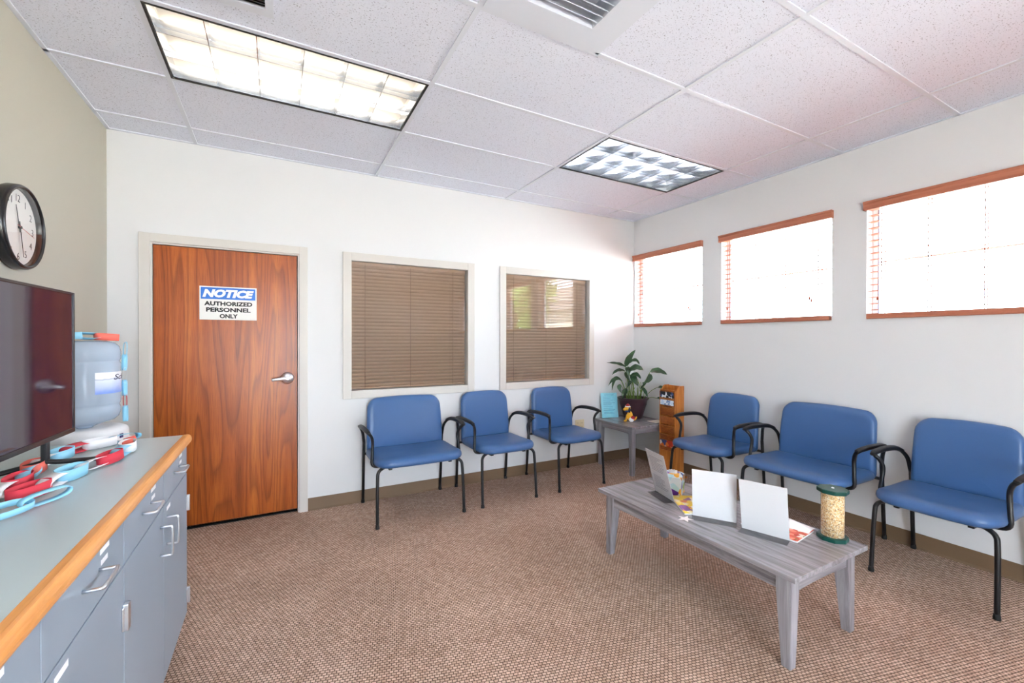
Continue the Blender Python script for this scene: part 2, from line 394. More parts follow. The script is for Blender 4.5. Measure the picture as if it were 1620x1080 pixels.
# ------------------------------------------------------------------ ceiling: tees + lay-in tiles
gx = [XL] + [GX0+TX*i for i in range(4)] + [XR]
gy = [YB] + [GY0-TY*j for j in range(0, 10)] + [YREAR]
FIX = {(1, 2): 'warm', (3, 2): 'cool', (1, 7): 'rear', (3, 7): 'rear'}       # (column, row) cells that hold light fixtures; rear pair added for brightness
def build_ceiling():
    bm = bmesh.new(); w = 0.0115
    add_box(bm, XL-WT, XR+WT, YREAR-WT, YB+1.3, H+0.12, H+0.20)
    for x in gx[1:-1]: add_box(bm, x-w, x+w, YREAR, YB, H, H+0.006)
    for y in gy[1:-1]:
        for a, b in zip(gx, gx[1:]): add_box(bm, a+w*(a != XL), b-w*(b != XR), y-w, y+w, H, H+0.006)
    add_box(bm, XL, XL+0.02, YREAR, YB, H, H+0.006); add_box(bm, XR-0.02, XR, YREAR, YB, H, H+0.006)
    add_box(bm, XL, XR, YB-0.02, YB, H, H+0.006)
    add_box(bm, GX0+TX+TX/2-w, GX0+TX+TX/2+w, gy[5], gy[4], H, H+0.006)
    c = tag(link('ceiling', from_bm(bm, 'ceiling'), M_tee), 'suspended ceiling of white fissured lay-in tiles', kind='structure')
    shared = {}
    def tile(x0, x1, y0, y1):
        k = (round(x1-x0, 3), round(y1-y0, 3))
        if k not in shared: shared[k] = box_me((-k[0]/2, k[0]/2, -k[1]/2, k[1]/2, 0, 0.016))
        o = link('ceiling_tile', shared[k], M_tile, c); o.location = ((x0+x1)/2, (y0+y1)/2, H+0.006)
    g = 0.003
    for i in range(len(gx)-1):
        for j in range(len(gy)-1):
            if (i, j) in FIX: continue
            x0, x1, y0, y1 = gx[i], gx[i+1], gy[j+1], gy[j]
            if (i, j) == (2, 4):                       # return-air grille takes the left half of this cell
                tile(x0+TX/2+g, x1-g, y0+g, y1-g); continue
            tile(x0+g, x1-g, y0+g, y1-g)
build_ceiling()

# ------------------------------------------------------------------ light fixtures
def tube_mat(name, col, s):
    m = mat(name, (255, 255, 255), 0.5, emit=col, estr=s); return m
M_tubes = {'warm': tube_mat('warm_fluorescent_tube', (255, 238, 214), TUBE_WARM), 'cool': tube_mat('cool_fluorescent_tube', (238, 246, 255), TUBE_COOL),
           'rear': tube_mat('added_rear_tube', (255, 243, 228), TUBE_REAR_ADDED)}
def fixture(cell, kind, label):
    i, j = cell; x0, x1, y0, y1 = gx[i]+0.012, gx[i+1]-0.012, gy[j+1]+0.012, gy[j]-0.012
    t = empty('troffer_light', ((x0+x1)/2, (y0+y1)/2, H), 0, label, 'ceiling light', 'recessed ceiling troffers')
    L, D = (x1-x0)/2, (y1-y0)/2
    link('trim', box_me([(-L, L, -D, -D+0.010, -0.002, 0.012), (-L, L, D-0.010, D, -0.002, 0.012), (-L, -L+0.010, -D+0.010, D-0.010, -0.002, 0.012), (L-0.010, L, -D+0.010, D-0.010, -0.002, 0.012)]), M_blackgap, t)
    l, d = L-0.010, D-0.010; h = 0.112
    bm = bmesh.new(); add_box(bm, -l, l, -d, d, 0.0, h); bm.faces.ensure_lookup_table()
    for f in list(bm.faces):
        if abs(f.calc_center_median().z) < 1e-5: bm.faces.remove(f)
    link('housing', from_bm(bm, 'housing'), M_reflector, t)
    def blade(): return [(-0.0018, 0.004), (0.0018, 0.004), (0.0035, 0.025), (0.009, 0.058), (-0.009, 0.058), (-0.0035, 0.025)]
    cell_y = 2*d/3; cell_x = 2*l/6
    lb = prism_me(blade(), 'x', -l, l); cb = prism_me(blade(), 'y', -d, d)
    for k in (1, 2):
        o = link('louver_blade', lb, M_louver, t); o.location = (0, -d+cell_y*k, 0)
    for k in range(1, 6):
        o = link('louver_blade', cb, M_louver, t); o.location = (-l+cell_x*k, 0, 0)
    rim = [(0.0, 0.004), (0.0025, 0.004), (0.012, 0.058), (0.0, 0.058)]
    for sgn in (-1, 1):
        o = link('louver_rim', prism_me([(sgn*(d-p[0]), p[1]) for p in rim], 'x', -l, l), M_louver, t)
        o = link('louver_rim', prism_me([(sgn*(l-p[0]), p[1]) for p in rim], 'y', -d, d), M_louver, t)
    tb = tube_me([(-l+0.02, 0, 0.086), (l-0.02, 0, 0.086)], 0.014, 8, curved=False)
    for k in range(3):
        o = link('fluorescent_tube', tb, M_tubes[kind], t); o.location = (0, -d+cell_y*(k+0.5), 0)
    return t
fixture((1, 2), 'warm', 'bright warm recessed ceiling light above the wood door')
fixture((3, 2), 'cool', 'cool white recessed ceiling light near the far corner')
fixture((1, 7), 'rear', 'added recessed ceiling light over the counter behind the viewer')  # this and the next are unseen, added to brighten the room
fixture((3, 7), 'rear', 'added recessed ceiling light behind the viewer by the windows')

# ------------------------------------------------------------------ ceiling air grilles
def return_grille():
    x0, x1, y0, y1 = gx[2]+0.012, gx[2]+TX/2-0.012, gy[5]+0.012, gy[4]-0.012
    t = empty('return_grille', ((x0+x1)/2, (y0+y1)/2, H), 0, 'large square white louvred air grille in the ceiling', 'vent')
    a = (x1-x0)/2; b = a-0.115
    link('frame', box_me([(-a, a, -a, -b, -0.003, 0.006), (-a, a, b, a, -0.003, 0.006), (-a, -b, -b, b, -0.003, 0.006), (b, a, -b, b, -0.003, 0.006)]), M_vent, t)
    link('collar', box_me([(-b, b, -b-0.004, -b, 0.006, 0.09), (-b, b, b, b+0.004, 0.006, 0.09), (-b-0.004, -b, -b, b, 0.006, 0.09), (b, b+0.004, -b, b, 0.006, 0.09), (-b, b, -b, b, 0.09, 0.094)]), M_vent, t)
    s = prism_me([(-0.016, 0.0), (0.016, 0.034), (0.016, 0.038), (-0.016, 0.004)], 'x', -b, b)
    n = 10
    for k in range(n):
        o = link('louver', s, M_vent, t); o.location = (0, -b+(k+0.5)*2*b/n, 0)
return_grille()
def supply_register():
    x1, y1 = -0.008, 2.098; w, dd = 0.34, 0.30
    t = empty('supply_register', (x1-w/2, y1-dd/2, H), 0, 'small white ceiling register with dark slots beside the bright light', 'vent')
    a, c = w/2, dd/2; ia, ic = a-0.03, c-0.042
    link('frame', box_me([(-a, a, -c, -ic, -0.006, 0.006), (-a, a, ic, c, -0.006, 0.006), (-a, -ia, -ic, ic, -0.006, 0.006), (ia, a, -ic, ic, -0.006, 0.006)]), M_vent, t)
    link('backing', box_me((-ia, ia, -ic, ic, 0.004, 0.0058)), M_blackgap, t)
    s = prism_me([(-0.0045, -0.005), (0.0045, 0.003), (0.0045, 0.0045), (-0.0045, -0.0035)], 'x', -ia, ia)
    for k in range(14):
        o = link('slat', s, M_alu, t); o.location = (0, -ic+(k+0.5)*2*ic/14, 0)
supply_register()

# ------------------------------------------------------------------ door
def build_door():
    x0, x1, z1 = DOOR[0], DOOR[1], DOOR[3]
    tr = link('trim_1', box_me([(x0-0.047, x0+0.012, YB-0.016, YB, 0, z1+0.047), (x1-0.012, x1+0.047, YB-0.016, YB, 0, z1+0.047), (x0+0.012, x1-0.012, YB-0.016, YB, z1-0.012, z1+0.047)], 0.002, 1), M_frame)
    tag(tr, 'greige metal frame around the wood door', kind='structure')
    link('jamb', box_me([(x0, x0+0.022, YB, YB+WT, 0, z1), (x1-0.022, x1, YB, YB+WT, 0, z1), (x0+0.022, x1-0.022, YB, YB+WT, z1-0.022, z1)]), M_frame, tr)
    d = empty('door_1', ((x0+x1)/2, YB+0.012, 0.0)); tag(d, 'reddish oak veneer door with a notice sign', kind='structure')
    w = (x1-x0)/2-0.026
    link('door_panel', box_me((-w, w, 0, 0.044, 0.030, z1-0.026), 0.0015, 1), M_doorwood, d)
    link('gap_shade', box_me((-w, w, 0.02, 0.05, 0.0, 0.006)), M_blackgap, d)  # black strip standing in for the dark of the gap under the door
    # lever set
    cx, cz = 0.076-(x0+x1)/2, 1.040
    lv = link('lever_handle', lathe_me([(0.0, 0.030), (0.020, 0.030), (0.037, 0.022), (0.044, 0.010), (0.046, 0.0)][::-1], 28), M_chrome, d)
    place(lv, Matrix.Translation((cx, -0.0005, cz)) @ Matrix.Rotation(PI/2, 4, 'X'))
    o = link('lever', tube_me([(0.012, -0.05, cz), (0.0, -0.052, cz), (-0.03, -0.054, cz), (-0.07, -0.054, cz-0.004), (-0.105, -0.050, cz-0.008)], name='lever', rx=lambda q: 0.007, rz=lambda q: 0.016-0.004*q), M_chrome, d)
    o.location = (cx, 0, 0)
    o = link('spindle', lathe_me([(0.013, 0.0), (0.013, 0.056), (0.010, 0.058)], 20), M_chrome, d)
    place(o, Matrix.Translation((cx, -0.002, cz)) @ Matrix.Rotation(PI/2, 4, 'X'))
    o = link('keyhole', lathe_me([(0.005, 0.0), (0.005, 0.0015)], 12), M_ink, d)
    place(o, Matrix.Translation((cx+0.002, -0.0605, cz)) @ Matrix.Rotation(PI/2, 4, 'X'))
build_door()
def notice_sign():
    cx, cz, w, h = -0.3005, 1.593, 0.347, 0.238
    y = YB+0.0105
    s = empty('notice_sign', (cx, y, cz), 0, 'blue and white notice sign on the wood door', 'sign')
    link('plate', box_me((-w/2, w/2, -0.003, 0, -h/2, h/2), 0.0008, 1), mat('sign_white', (238, 236, 232), 0.4), s)
    link('blue_panel', box_me((-w/2+0.008, w/2-0.008, -0.0036, -0.003, 0.0280, h/2-0.008)), mat('sign_blue', (0, 104, 200), 0.4), s)
    R = Matrix.Rotation(PI/2, 4, 'X')
    def line(body, ww, hh, z, m, shear=0.0, bold=0.0, yy=-0.0034):
        o = link('lettering', fit_text(text_me(body, 0.05, shear, bold), ww, hh), m, s); place(o, Matrix.Translation((0, yy, z)) @ R)
    line('NOTICE', 0.312, 0.058, 0.0695, mat('sign_letter_white', (246, 246, 246), 0.4), 0.25, 0.0030, -0.0042)
    line('AUTHORIZED', 0.292, 0.031, -0.003, M_ink, 0, 0.0021)
    line('PERSONNEL', 0.270, 0.031, -0.047, M_ink, 0, 0.0021)
    line('ONLY', 0.110, 0.031, -0.092, M_ink, 0, 0.0021)
    for sx in (-1, 1):
        o = link('rivet', lathe_me([(0.002, 0), (0.002, 0.001)], 8), M_chrome, s); place(o, Matrix.Translation((sx*0.16, -0.003, -0.106)) @ R)
notice_sign()

# ------------------------------------------------------------------ interior windows with closed tan mini blinds
def interior_window(k, hole, blind_label, dx):
    x0, x1, z0, z1 = hole
    w = empty('window_%d' % k, ((x0+x1)/2, YB, z0)); tag(w, 'interior window %s' % dx, kind='structure')
    a, h = (x1-x0)/2, z1-z0; c = 0.052; n = 0.014
    link('window_frame', box_me([(-a-c, -a+n, -0.016, 0, -c, h+c), (a-n, a+c, -0.016, 0, -c, h+c), (-a+n, a-n, -0.016, 0, -c, n), (-a+n, a-n, -0.016, 0, h-n, h+c)], 0.002, 1), M_frame, w)
    link('stop', box_me([(-a, -a+0.012, 0, WT-0.01, 0, h), (a-0.012, a, 0, WT-0.01, 0, h), (-a+0.012, a-0.012, 0, WT-0.01, 0, 0.012), (-a+0.012, a-0.012, 0, WT-0.01, h-0.012, h)]), M_frame, w)
    link('window_pane', box_me((-a+0.012, a-0.012, 0.026, 0.0265, 0.012, h-0.012)), M_intglass, w)
    b = empty('mini_blind', ((x0+x1)/2, YB+0.060, z0+0.012), 0, blind_label, 'blind', 'closed mini blinds behind the interior windows')
    hw = a-0.018; top = h-0.024
    link('head_rail', box_me((-hw, hw, -0.013, 0.013, top-0.026, top)), M_mini, b)
    link('bottom_rail', box_me((-hw, hw, -0.011, 0.011, 0.006, 0.020), 0.003, 2), M_mini, b)
    pitch = 0.0300; nsl = int((top-0.05)/pitch)+1
    # gently curved slat, tilted nearly shut
    bm = bmesh.new(); t = math.radians(58); prof = []
    for q in range(5):
        u = (q/4-0.5)*0.0345; bow = 0.003*(1-(2*q/4-1)**2)
        prof.append((u*math.cos(t)-bow*math.sin(t), -u*math.sin(t)-bow*math.cos(t)))
    for s in range(4):
        for (p, q) in ((prof[s], prof[s+1]),):
            bm.faces.new([bm.verts.new(v) for v in ((-hw, p[0], p[1]), (hw, p[0], p[1]), (hw, q[0], q[1]), (-hw, q[0], q[1]))])
    bmesh.ops.remove_doubles(bm, verts=bm.verts, dist=1e-6)
    me = from_bm(bm, 'slat', True)
    for s in range(nsl):
        o = link('slat', me, M_mini, b); o.location = (0, 0, 0.034+s*pitch)
    for f in (-0.78, -0.02, 0.76):
        o = link('ladder_cord', box_me((-0.0012, 0.0012, -0.0165, -0.0155, 0.01, top-0.02)), mat('brown_cord', (110, 76, 52), 0.7), b); o.location = (f*hw, 0, 0)
    return b
interior_window(1, IW[0], 'closed tan mini blind in the interior window nearest the door', 'beside the door above the wide chair')
interior_window(2, IW[1], 'closed tan mini blind in the interior window nearest the corner', 'near the corner above the two narrow chairs')

# ------------------------------------------------------------------ exterior windows with open wooden blinds
M_sash = mat('white_vinyl_sash', (232, 234, 240), 0.4)
M_cord = mat('brown_ladder_cord', (140, 92, 76), 0.8)
M_tassel = mat('wood_tassel', (170, 84, 60), 0.5)
def exterior_window(k, rng, where, order):
    y0, y1 = rng
    w = empty('window_%d' % k, (XR, (y0+y1)/2, WZ0)); tag(w, 'high daylight window %s' % where, kind='structure')
    a, h = (y1-y0)/2, WZ1-WZ0; f = 0.035
    link('sash', box_me([(0.09, 0.125, -a, -a+f, 0, h), (0.09, 0.125, a-f, a, 0, h), (0.09, 0.125, -a+f, a-f, 0, f), (0.09, 0.125, -a+f, a-f, h-f, h)], 0.002, 1), M_sash, w)
    link('muntin', box_me([(0.104, 0.114, -a+f, a-f, h*0.5-0.006, h*0.5+0.006)]), M_sash, w)
    for s in (-1, 1):
        link('gasket', box_me((0.088, 0.09, s*(a-f)-0.002, s*(a-f)+0.002, f, h-f)), mat('blue_grey_gasket', (70, 84, 130), 0.6), w)
    link('window_pane', box_me((0.107, 0.1085, -a+f, a-f, f, h-f)), M_glass, w)
    b = empty('wood_blind', (XR, (y0+y1)/2, WZ0), 0, 'open brown wooden slat blind in the %s' % order, 'blind', 'open wooden blinds in the daylight windows')
    hw = a-0.008
    link('valance', prism_me([(-0.034, h-0.048), (-0.030, h-0.040), (-0.030, h-0.008), (-0.036, h+0.002), (-0.036, h+0.012), (-0.018, h+0.012), (-0.018, h-0.048)], 'y', -a-0.010, a+0.010), M_blind, b)
    link('valance_return', box_me([(-0.018, -0.001, -a-0.010, -a-0.002, h-0.048, h+0.012), (-0.018, -0.001, a+0.002, a+0.010, h-0.048, h+0.012)]), M_blind, b)
    link('head_rail', box_me((0.0, 0.045, -hw, hw, h-0.042, h-0.002)), M_blind, b)
    link('bottom_rail', prism_me([(-0.014, 0.000), (0.048, 0.001), (0.048, 0.030), (-0.016, 0.036), (-0.019, 0.032), (-0.019, 0.004)], 'y', -hw, hw), M_blind, b)
    pitch = 0.0435; n = int((h-0.075)/pitch); z = 0.062
    me = box_me((-0.006, 0.044, -hw, hw, -0.0013, 0.0013))
    for s in range(n+1):
        o = link('slat', me, M_blind, b); o.location = (0, 0, z+s*pitch)
    lc = box_me([(-0.0085, -0.0062, -0.002, 0.002, 0.03, h-0.042), (0.0442, 0.0465, -0.002, 0.002, 0.03, h-0.042)])
    for fr in (-0.82, -0.28, 0.28, 0.82):
        o = link('ladder_cord', lc, M_cord, b); o.location = (0, fr*hw, 0)
    for fr, zz in ((-0.72, 0.17), (-0.69, 0.185), (0.86, 0.15)):
        o = link('pull_cord', tube_me([(-0.012, 0, zz), (-0.012, 0, h-0.05)], 0.0009, 5, curved=False), M_cord, b); o.location = (0, fr*hw, 0)
        q = link('tassel', lathe_me([(0.002, 0.0), (0.006, -0.006), (0.007, -0.018), (0.004, -0.024)], 10), M_tassel, o); q.location = (-0.012, 0, zz)
exterior_window(3, WIN[0], 'nearest the corner', 'smallest-looking window at the corner')
exterior_window(4, WIN[1], 'in the middle of the right wall', 'middle window of the right wall')
exterior_window(5, WIN[2], 'at the right edge of the view', 'window cut by the right edge')
exterior_window(6, WIN[3], 'added just behind the viewer', 'added window close behind the viewer')
exterior_window(7, WIN[4], 'added farthest behind the viewer', 'added window far behind the viewer')

# ------------------------------------------------------------------ outlet
def outlet():
    t = empty('wall_outlet', (2.847, YB, 0.430), 0, 'ivory electrical outlet between chair and end table', 'outlet')
    link('plate', box_me((-0.058, 0.058, -0.006, 0, -0.056, 0.056), 0.003, 2), M_ivory, t)
    for s in (-1, 1):
        for q in (-1, 1):
            u = link('receptacle', box_me((-0.017, 0.017, -0.008, -0.006, -0.014, 0.014), 0.0008, 1), M_ivory, t); u.location = (q*0.026, 0, s*0.02)
            link('slots', box_me([(-0.007, -0.005, -0.0085, -0.008, -0.004, 0.006), (0.005, 0.007, -0.0085, -0.008, -0.004, 0.006)]), M_ink, u)
outlet()

# ================================================================== chairs
def make_chair(name, hw, label, group):
    t = empty(name, (0, 0, 0), 0, label, 'chair', group)
    # seat cushion
    ol = round_outline(-hw-0.004, hw+0.004, -0.300, 0.185, (0.10, 0.10, 0.06, 0.06))
    def seat_warp(x, y, h):
        fr = max(0.0, (-y-0.05)/0.25)
        yb = y - 0.020*(1-(x/hw)**2)*fr                  # bowed front edge
        z = h + 0.010*fr - 0.012*max(0, fr-0.75)*4*0.5 + 0.006*(x/hw)**2*(1-fr) - 0.004*(1-fr)
        return (x, yb, z)
    prof = [(0.050, 0.408), (0.018, 0.411), (0.004, 0.421), (0.0, 0.434), (0.003, 0.450), (0.012, 0.463), (0.028, 0.471), (0.055, 0.474)]
    link('seat', cushion_me(ol, prof, seat_warp, 'seat'), M_vinyl, t)
    # backrest (outline in x-z, height -> towards the back)
    bw = hw-0.014
    ob = round_outline(-bw, bw, 0.395, 0.850, (0.05, 0.05, 0.075, 0.075))
    def back_warp(x, z, h):
        x2 = x*(1.0-0.045*max(0.0, (z-0.45)/0.4)**2)
        lum = -0.012*math.sin(max(0, min(1, (z-0.395)/0.455))*PI)
        z2 = z + 0.014*(1-(x/bw)**2)*max(0.0, (z-0.70)/0.15)
        return (x2, 0.235-h + 0.095*(z-0.40) + lum + 0.02*(1-(x/bw)**2) - 0.012, z2)
    pb = [(0.04, 0.0), (0.012, 0.002), (0.002, 0.010), (0.0, 0.022), (0.003, 0.036), (0.012, 0.047), (0.028, 0.053), (0.05, 0.055)]
    link('backrest', cushion_me(ob, pb, back_warp, 'backrest'), M_vinyl, t)
    r = 0.0115
    for s in (-1, 1):
        lg = link('leg', tube_me([(s*(hw-0.002), -0.283, 0.010), (s*(hw-0.004), -0.270, 0.20), (s*(hw-0.008), -0.258, 0.345), (s*(hw-0.014), -0.252, 0.384), (s*(hw-0.036), -0.245, 0.406), (s*(hw-0.085), -0.235, 0.424)], r, 10, 4), M_blackmetal, t)
        g = link('glide', lathe_me([(0.014, 0.0), (0.015, 0.004), (0.0135, 0.020), (0.0118, 0.028)], 14), M_rubber, lg); g.location = (s*(hw-0.002), -0.2835, 0)
        lg = link('leg', tube_me([(s*hw, 0.285, 0.010), (s*hw, 0.262, 0.26), (s*hw, 0.240, 0.50)], r, 10, 2), M_blackmetal, t)
        g = link('glide', lathe_me([(0.014, 0.0), (0.015, 0.004), (0.0135, 0.020), (0.0118, 0.028)], 14), M_rubber, lg); g.location = (s*hw, 0.2855, 0)
        link('arm', tube_me([(s*(hw-0.09), -0.150, 0.412), (s*(hw-0.03), -0.150, 0.404), (s*(hw+0.008), -0.147, 0.424), (s*(hw+0.006), -0.140, 0.50), (s*(hw+0.002), -0.133, 0.578), (s*(hw+0.014), -0.146, 0.624), (s*(hw+0.034), -0.155, 0.648),
                             (s*(hw+0.044), -0.095, 0.657), (s*(hw+0.046), 0.02, 0.657), (s*(hw+0.044), 0.13, 0.650), (s*(hw+0.034), 0.195, 0.632), (s*(hw+0.012), 0.226, 0.585), (s*hw, 0.240, 0.50)], r, 10, 4), M_blackmetal, t)
        link('arm_pad', tube_me([(s*(hw+0.036), -0.178, 0.654), (s*(hw+0.042), -0.13, 0.664), (s*(hw+0.048), -0.04, 0.669), (s*(hw+0.048), 0.07, 0.666), (s*(hw+0.044), 0.15, 0.656), (s*(hw+0.034), 0.208, 0.634)], n=12, k=4,
                                rx=lambda q: 0.009+0.011*math.sin(PI*min(1, max(0, 0.12+0.78*q)))**0.7, rz=lambda q: 0.007+0.005*math.sin(PI*(0.1+0.8*q))), M_blackplastic, t)
    link('seat_frame', box_me([(-hw+0.09, -hw+0.115, -0.25, 0.245, 0.392, 0.410), (hw-0.115, hw-0.09, -0.25, 0.245, 0.392, 0.410)], 0.004, 2), M_blackmetal, t)
    link('rear_rail', tube_me([(-hw, 0.248, 0.408), (hw, 0.248, 0.408)], 0.0095, 10, curved=False), M_blackmetal, t)
    for s in (-1, 1):
        link('back_bracket', box_me((s*(hw*0.55)-0.012, s*(hw*0.55)+0.012, 0.236, 0.246, 0.40, 0.62), 0.002, 1), M_blackmetal, t)
    return t
wide_g, std_g = 'wide blue waiting room chairs', 'narrow blue waiting room chairs'
cw = make_chair('waiting_chair_wide', 0.330, 'wide blue vinyl armchair nearest the wood door, under an interior window', wide_g)
cs = make_chair('waiting_chair', 0.252, 'narrow blue vinyl armchair between the wide chair and the outlet chair', std_g)
cw.location = (0.953, 3.412, 0); cs.location = (1.690, 3.412, 0)
def another(src, x, y, rz, label):
    c = copy_tree(src); c.location = (x, y, 0); c.rotation_euler = (0, 0, rz); c['label'] = label; return c
another(cs, 2.432, 3.416, 0, 'narrow blue vinyl armchair on the back wall, beside the grey end table')
another(cs, 3.312, 2.424, -PI/2, 'narrow blue vinyl armchair beside the oak brochure rack')
another(cw, 3.312, 1.690, -PI/2, 'wide blue vinyl armchair on the right wall, behind the bird feeder')
another(cs, 3.312, 0.956, -PI/2, 'blue vinyl armchair at the right edge of the view')

# ================================================================== tables
def table(name, x0, x1, y0, y1, h, leg_w, apron, label, taper, mtop):
    t = empty(name, ((x0+x1)/2, (y0+y1)/2, 0), 0, label, 'table')
    a, b = (x1-x0)/2, (y1-y0)/2; th = 0.022; ov = 0.035
    link('table_top', box_me((-a, a, -b, b, h-th, h), 0.002, 2), mtop, t)
    for sx in (-1, 1):
        for sy in (-1, 1):
            # outer faces stay plumb, inner faces taper below the apron
            bm = bmesh.new(); w0, w1 = leg_w, leg_w*taper; ex, ey = sx*(a-ov), sy*(b-ov); rings = []
            for z, w in ((0.0, w1), (h-th-apron, w0), (h-th, w0)):
                rings.append([bm.verts.new(p) for p in ((ex, ey, z), (ex-sx*w, ey, z), (ex-sx*w, ey-sy*w, z), (ex, ey-sy*w, z))])
            for p, q in zip(rings, rings[1:]):
                for k in range(4): bm.faces.new((p[k], p[(k+1) % 4], q[(k+1) % 4], q[k]))
            bm.faces.new(rings[0]); bm.faces.new(rings[-1])
            bmesh.ops.bevel(bm, geom=[e for e in bm.edges], offset=0.0025, segments=2, affect='EDGES')
            link('leg', from_bm(bm, 'leg'), M_greyZ, t)
    def apron_me(l, along):
        # underside rises in a shallow arch to the middle
        pts = [(-l, h-th), (-l, h-th-apron)] + [(-l+2*l*k/12, h-th-apron+0.005*math.sin(PI*k/12)) for k in range(1, 12)] + [(l, h-th-apron), (l, h-th)]
        return prism_me(pts, 'y' if along == 'x' else 'x', -0.009, 0.009)
    for s in (-1, 1):
        o = link('apron', apron_me(a-ov-leg_w, 'x'), M_greyX, t); o.location = (0, s*(b-ov-0.016), 0)
        o = link('apron', apron_me(b-ov-leg_w, 'y'), M_greyY, t); o.location = (s*(a-ov-0.016), 0, 0)
    return t
CT = 0.400
table('coffee_table', 1.785, 2.370, 0.956, 2.140, CT, 0.062, 0.072, 'long low grey wood-look coffee table in the middle of the room', 0.62, M_greyY)
ET = 0.490
table('end_table', 3.020, 3.590, 3.120, 3.700, ET, 0.050, 0.060, 'square grey end table in the corner under the plant', 0.85, M_greyY)

# ================================================================== oak brochure rack
def brochure_rack():
    xf, xb, y0, y1 = 3.374, 3.498, 2.914, 3.108
    t = empty('brochure_rack', ((xf+xb)/2, (y0+y1)/2, 0), 0, 'tall narrow honey oak brochure rack beside the end table', 'rack')
    a, b, h = (xb-xf)/2, (y1-y0)/2, 0.888; th = 0.010
    side = [(-a, 0), (a, 0), (a, h), (a-0.055, h), (a-0.075, h-0.008), (a-0.088, h-0.030), (-a+0.012, h-0.052), (-a, h-0.062)]
    for s in (-1, 1):
        me = prism_me(side, 'y', -th/2, th/2); o = link('side_panel', me, M_oakZ, t); o.location = (0, s*(b-th/2), 0)
    link('back_panel', box_me((a-0.008, a, -b+th, b-th, 0.01, h-0.004)), M_oakZ, t)
    link('plinth', box_me((-a+0.004, a-0.008, -b+th, b-th, 0.0, 0.25)), M_oakZ, t)
    link('foot', box_me((-a-0.004, a, -b-0.045, -b, 0.0, 0.018), 0.004, 2), M_oakZ, t)
    pitch = 0.088
    for k in range(7):
        z = 0.245+k*pitch; lean = 0.018
        me = prism_me([(-a+0.008, z), (-a+0.014, z), (-a+0.004, z+pitch-0.016), (-a-0.002, z+pitch-0.016)], 'y', -b+th, b-th)
        link('pocket_front', me, M_oakdark, t)
        link('pocket_lip', box_me((-a-0.003, -a+0.006, -b+th, b-th, z+pitch-0.018, z+pitch-0.012)), M_oakZ, t)
    def leaflet(z, h2, m, label):
        o = link('leaflet', prism_me([(-a+0.006, z), (-a+0.010, z), (-a+0.002, z+h2), (-a-0.002, z+h2)], 'y', -b+0.016, b-0.016), m)
        o.location = t.location; tag(o, label, 'leaflet', 'leaflets in the oak rack'); return o
    def patch(name, stops, sc):
        m = mat(name, (255, 255, 255), 0.4); ns, ln, bb = nodes_of(m); tc = ns.new('ShaderNodeTexCoord'); n = ns.new('ShaderNodeTexVoronoi'); n.inputs['Scale'].default_value = sc
        r = ramp(ns, stops, 'CONSTANT'); sp = ns.new('ShaderNodeSeparateColor'); ln.new(tc.outputs['Object'], n.inputs['Vector'])
        ln.new(n.outputs['Color'], sp.inputs[0]); ln.new(sp.outputs[0], r.inputs['Fac']); ln.new(r.outputs['Color'], bb.inputs['Base Color']); return m
    xo = -0.010
    def leaf2(z, h2, m, label):
        o = link('leaflet', box_me((-a-0.0065, -a-0.0030, -b+0.014, b-0.014, z, z+h2), 0.0005, 1), m); o.location = t.location
        return tag(o, label, 'leaflet', 'leaflets in the oak rack')
    leaf2(h-0.118, 0.058, patch('dark_photo_leaflet', [(0, (20, 24, 34)), (0.4, (70, 90, 140)), (0.62, (236, 236, 240))], 40), 'dark photo leaflet in the top pocket of the oak rack')
    leaf2(h-0.190, 0.050, patch('pale_blue_leaflet', [(0, (236, 240, 246)), (0.5, (206, 222, 240)), (0.85, (120, 150, 190))], 60), 'pale blue leaflet in the second pocket of the oak rack')
    leaf2(0.290, 0.062, patch('red_white_leaflet', [(0, (190, 60, 40)), (0.4, (240, 236, 236)), (0.7, (70, 80, 130)), (0.8, (226, 120, 50))], 36), 'red and white leaflet low in the oak rack')
    return patch
patch_mat = brochure_rack()

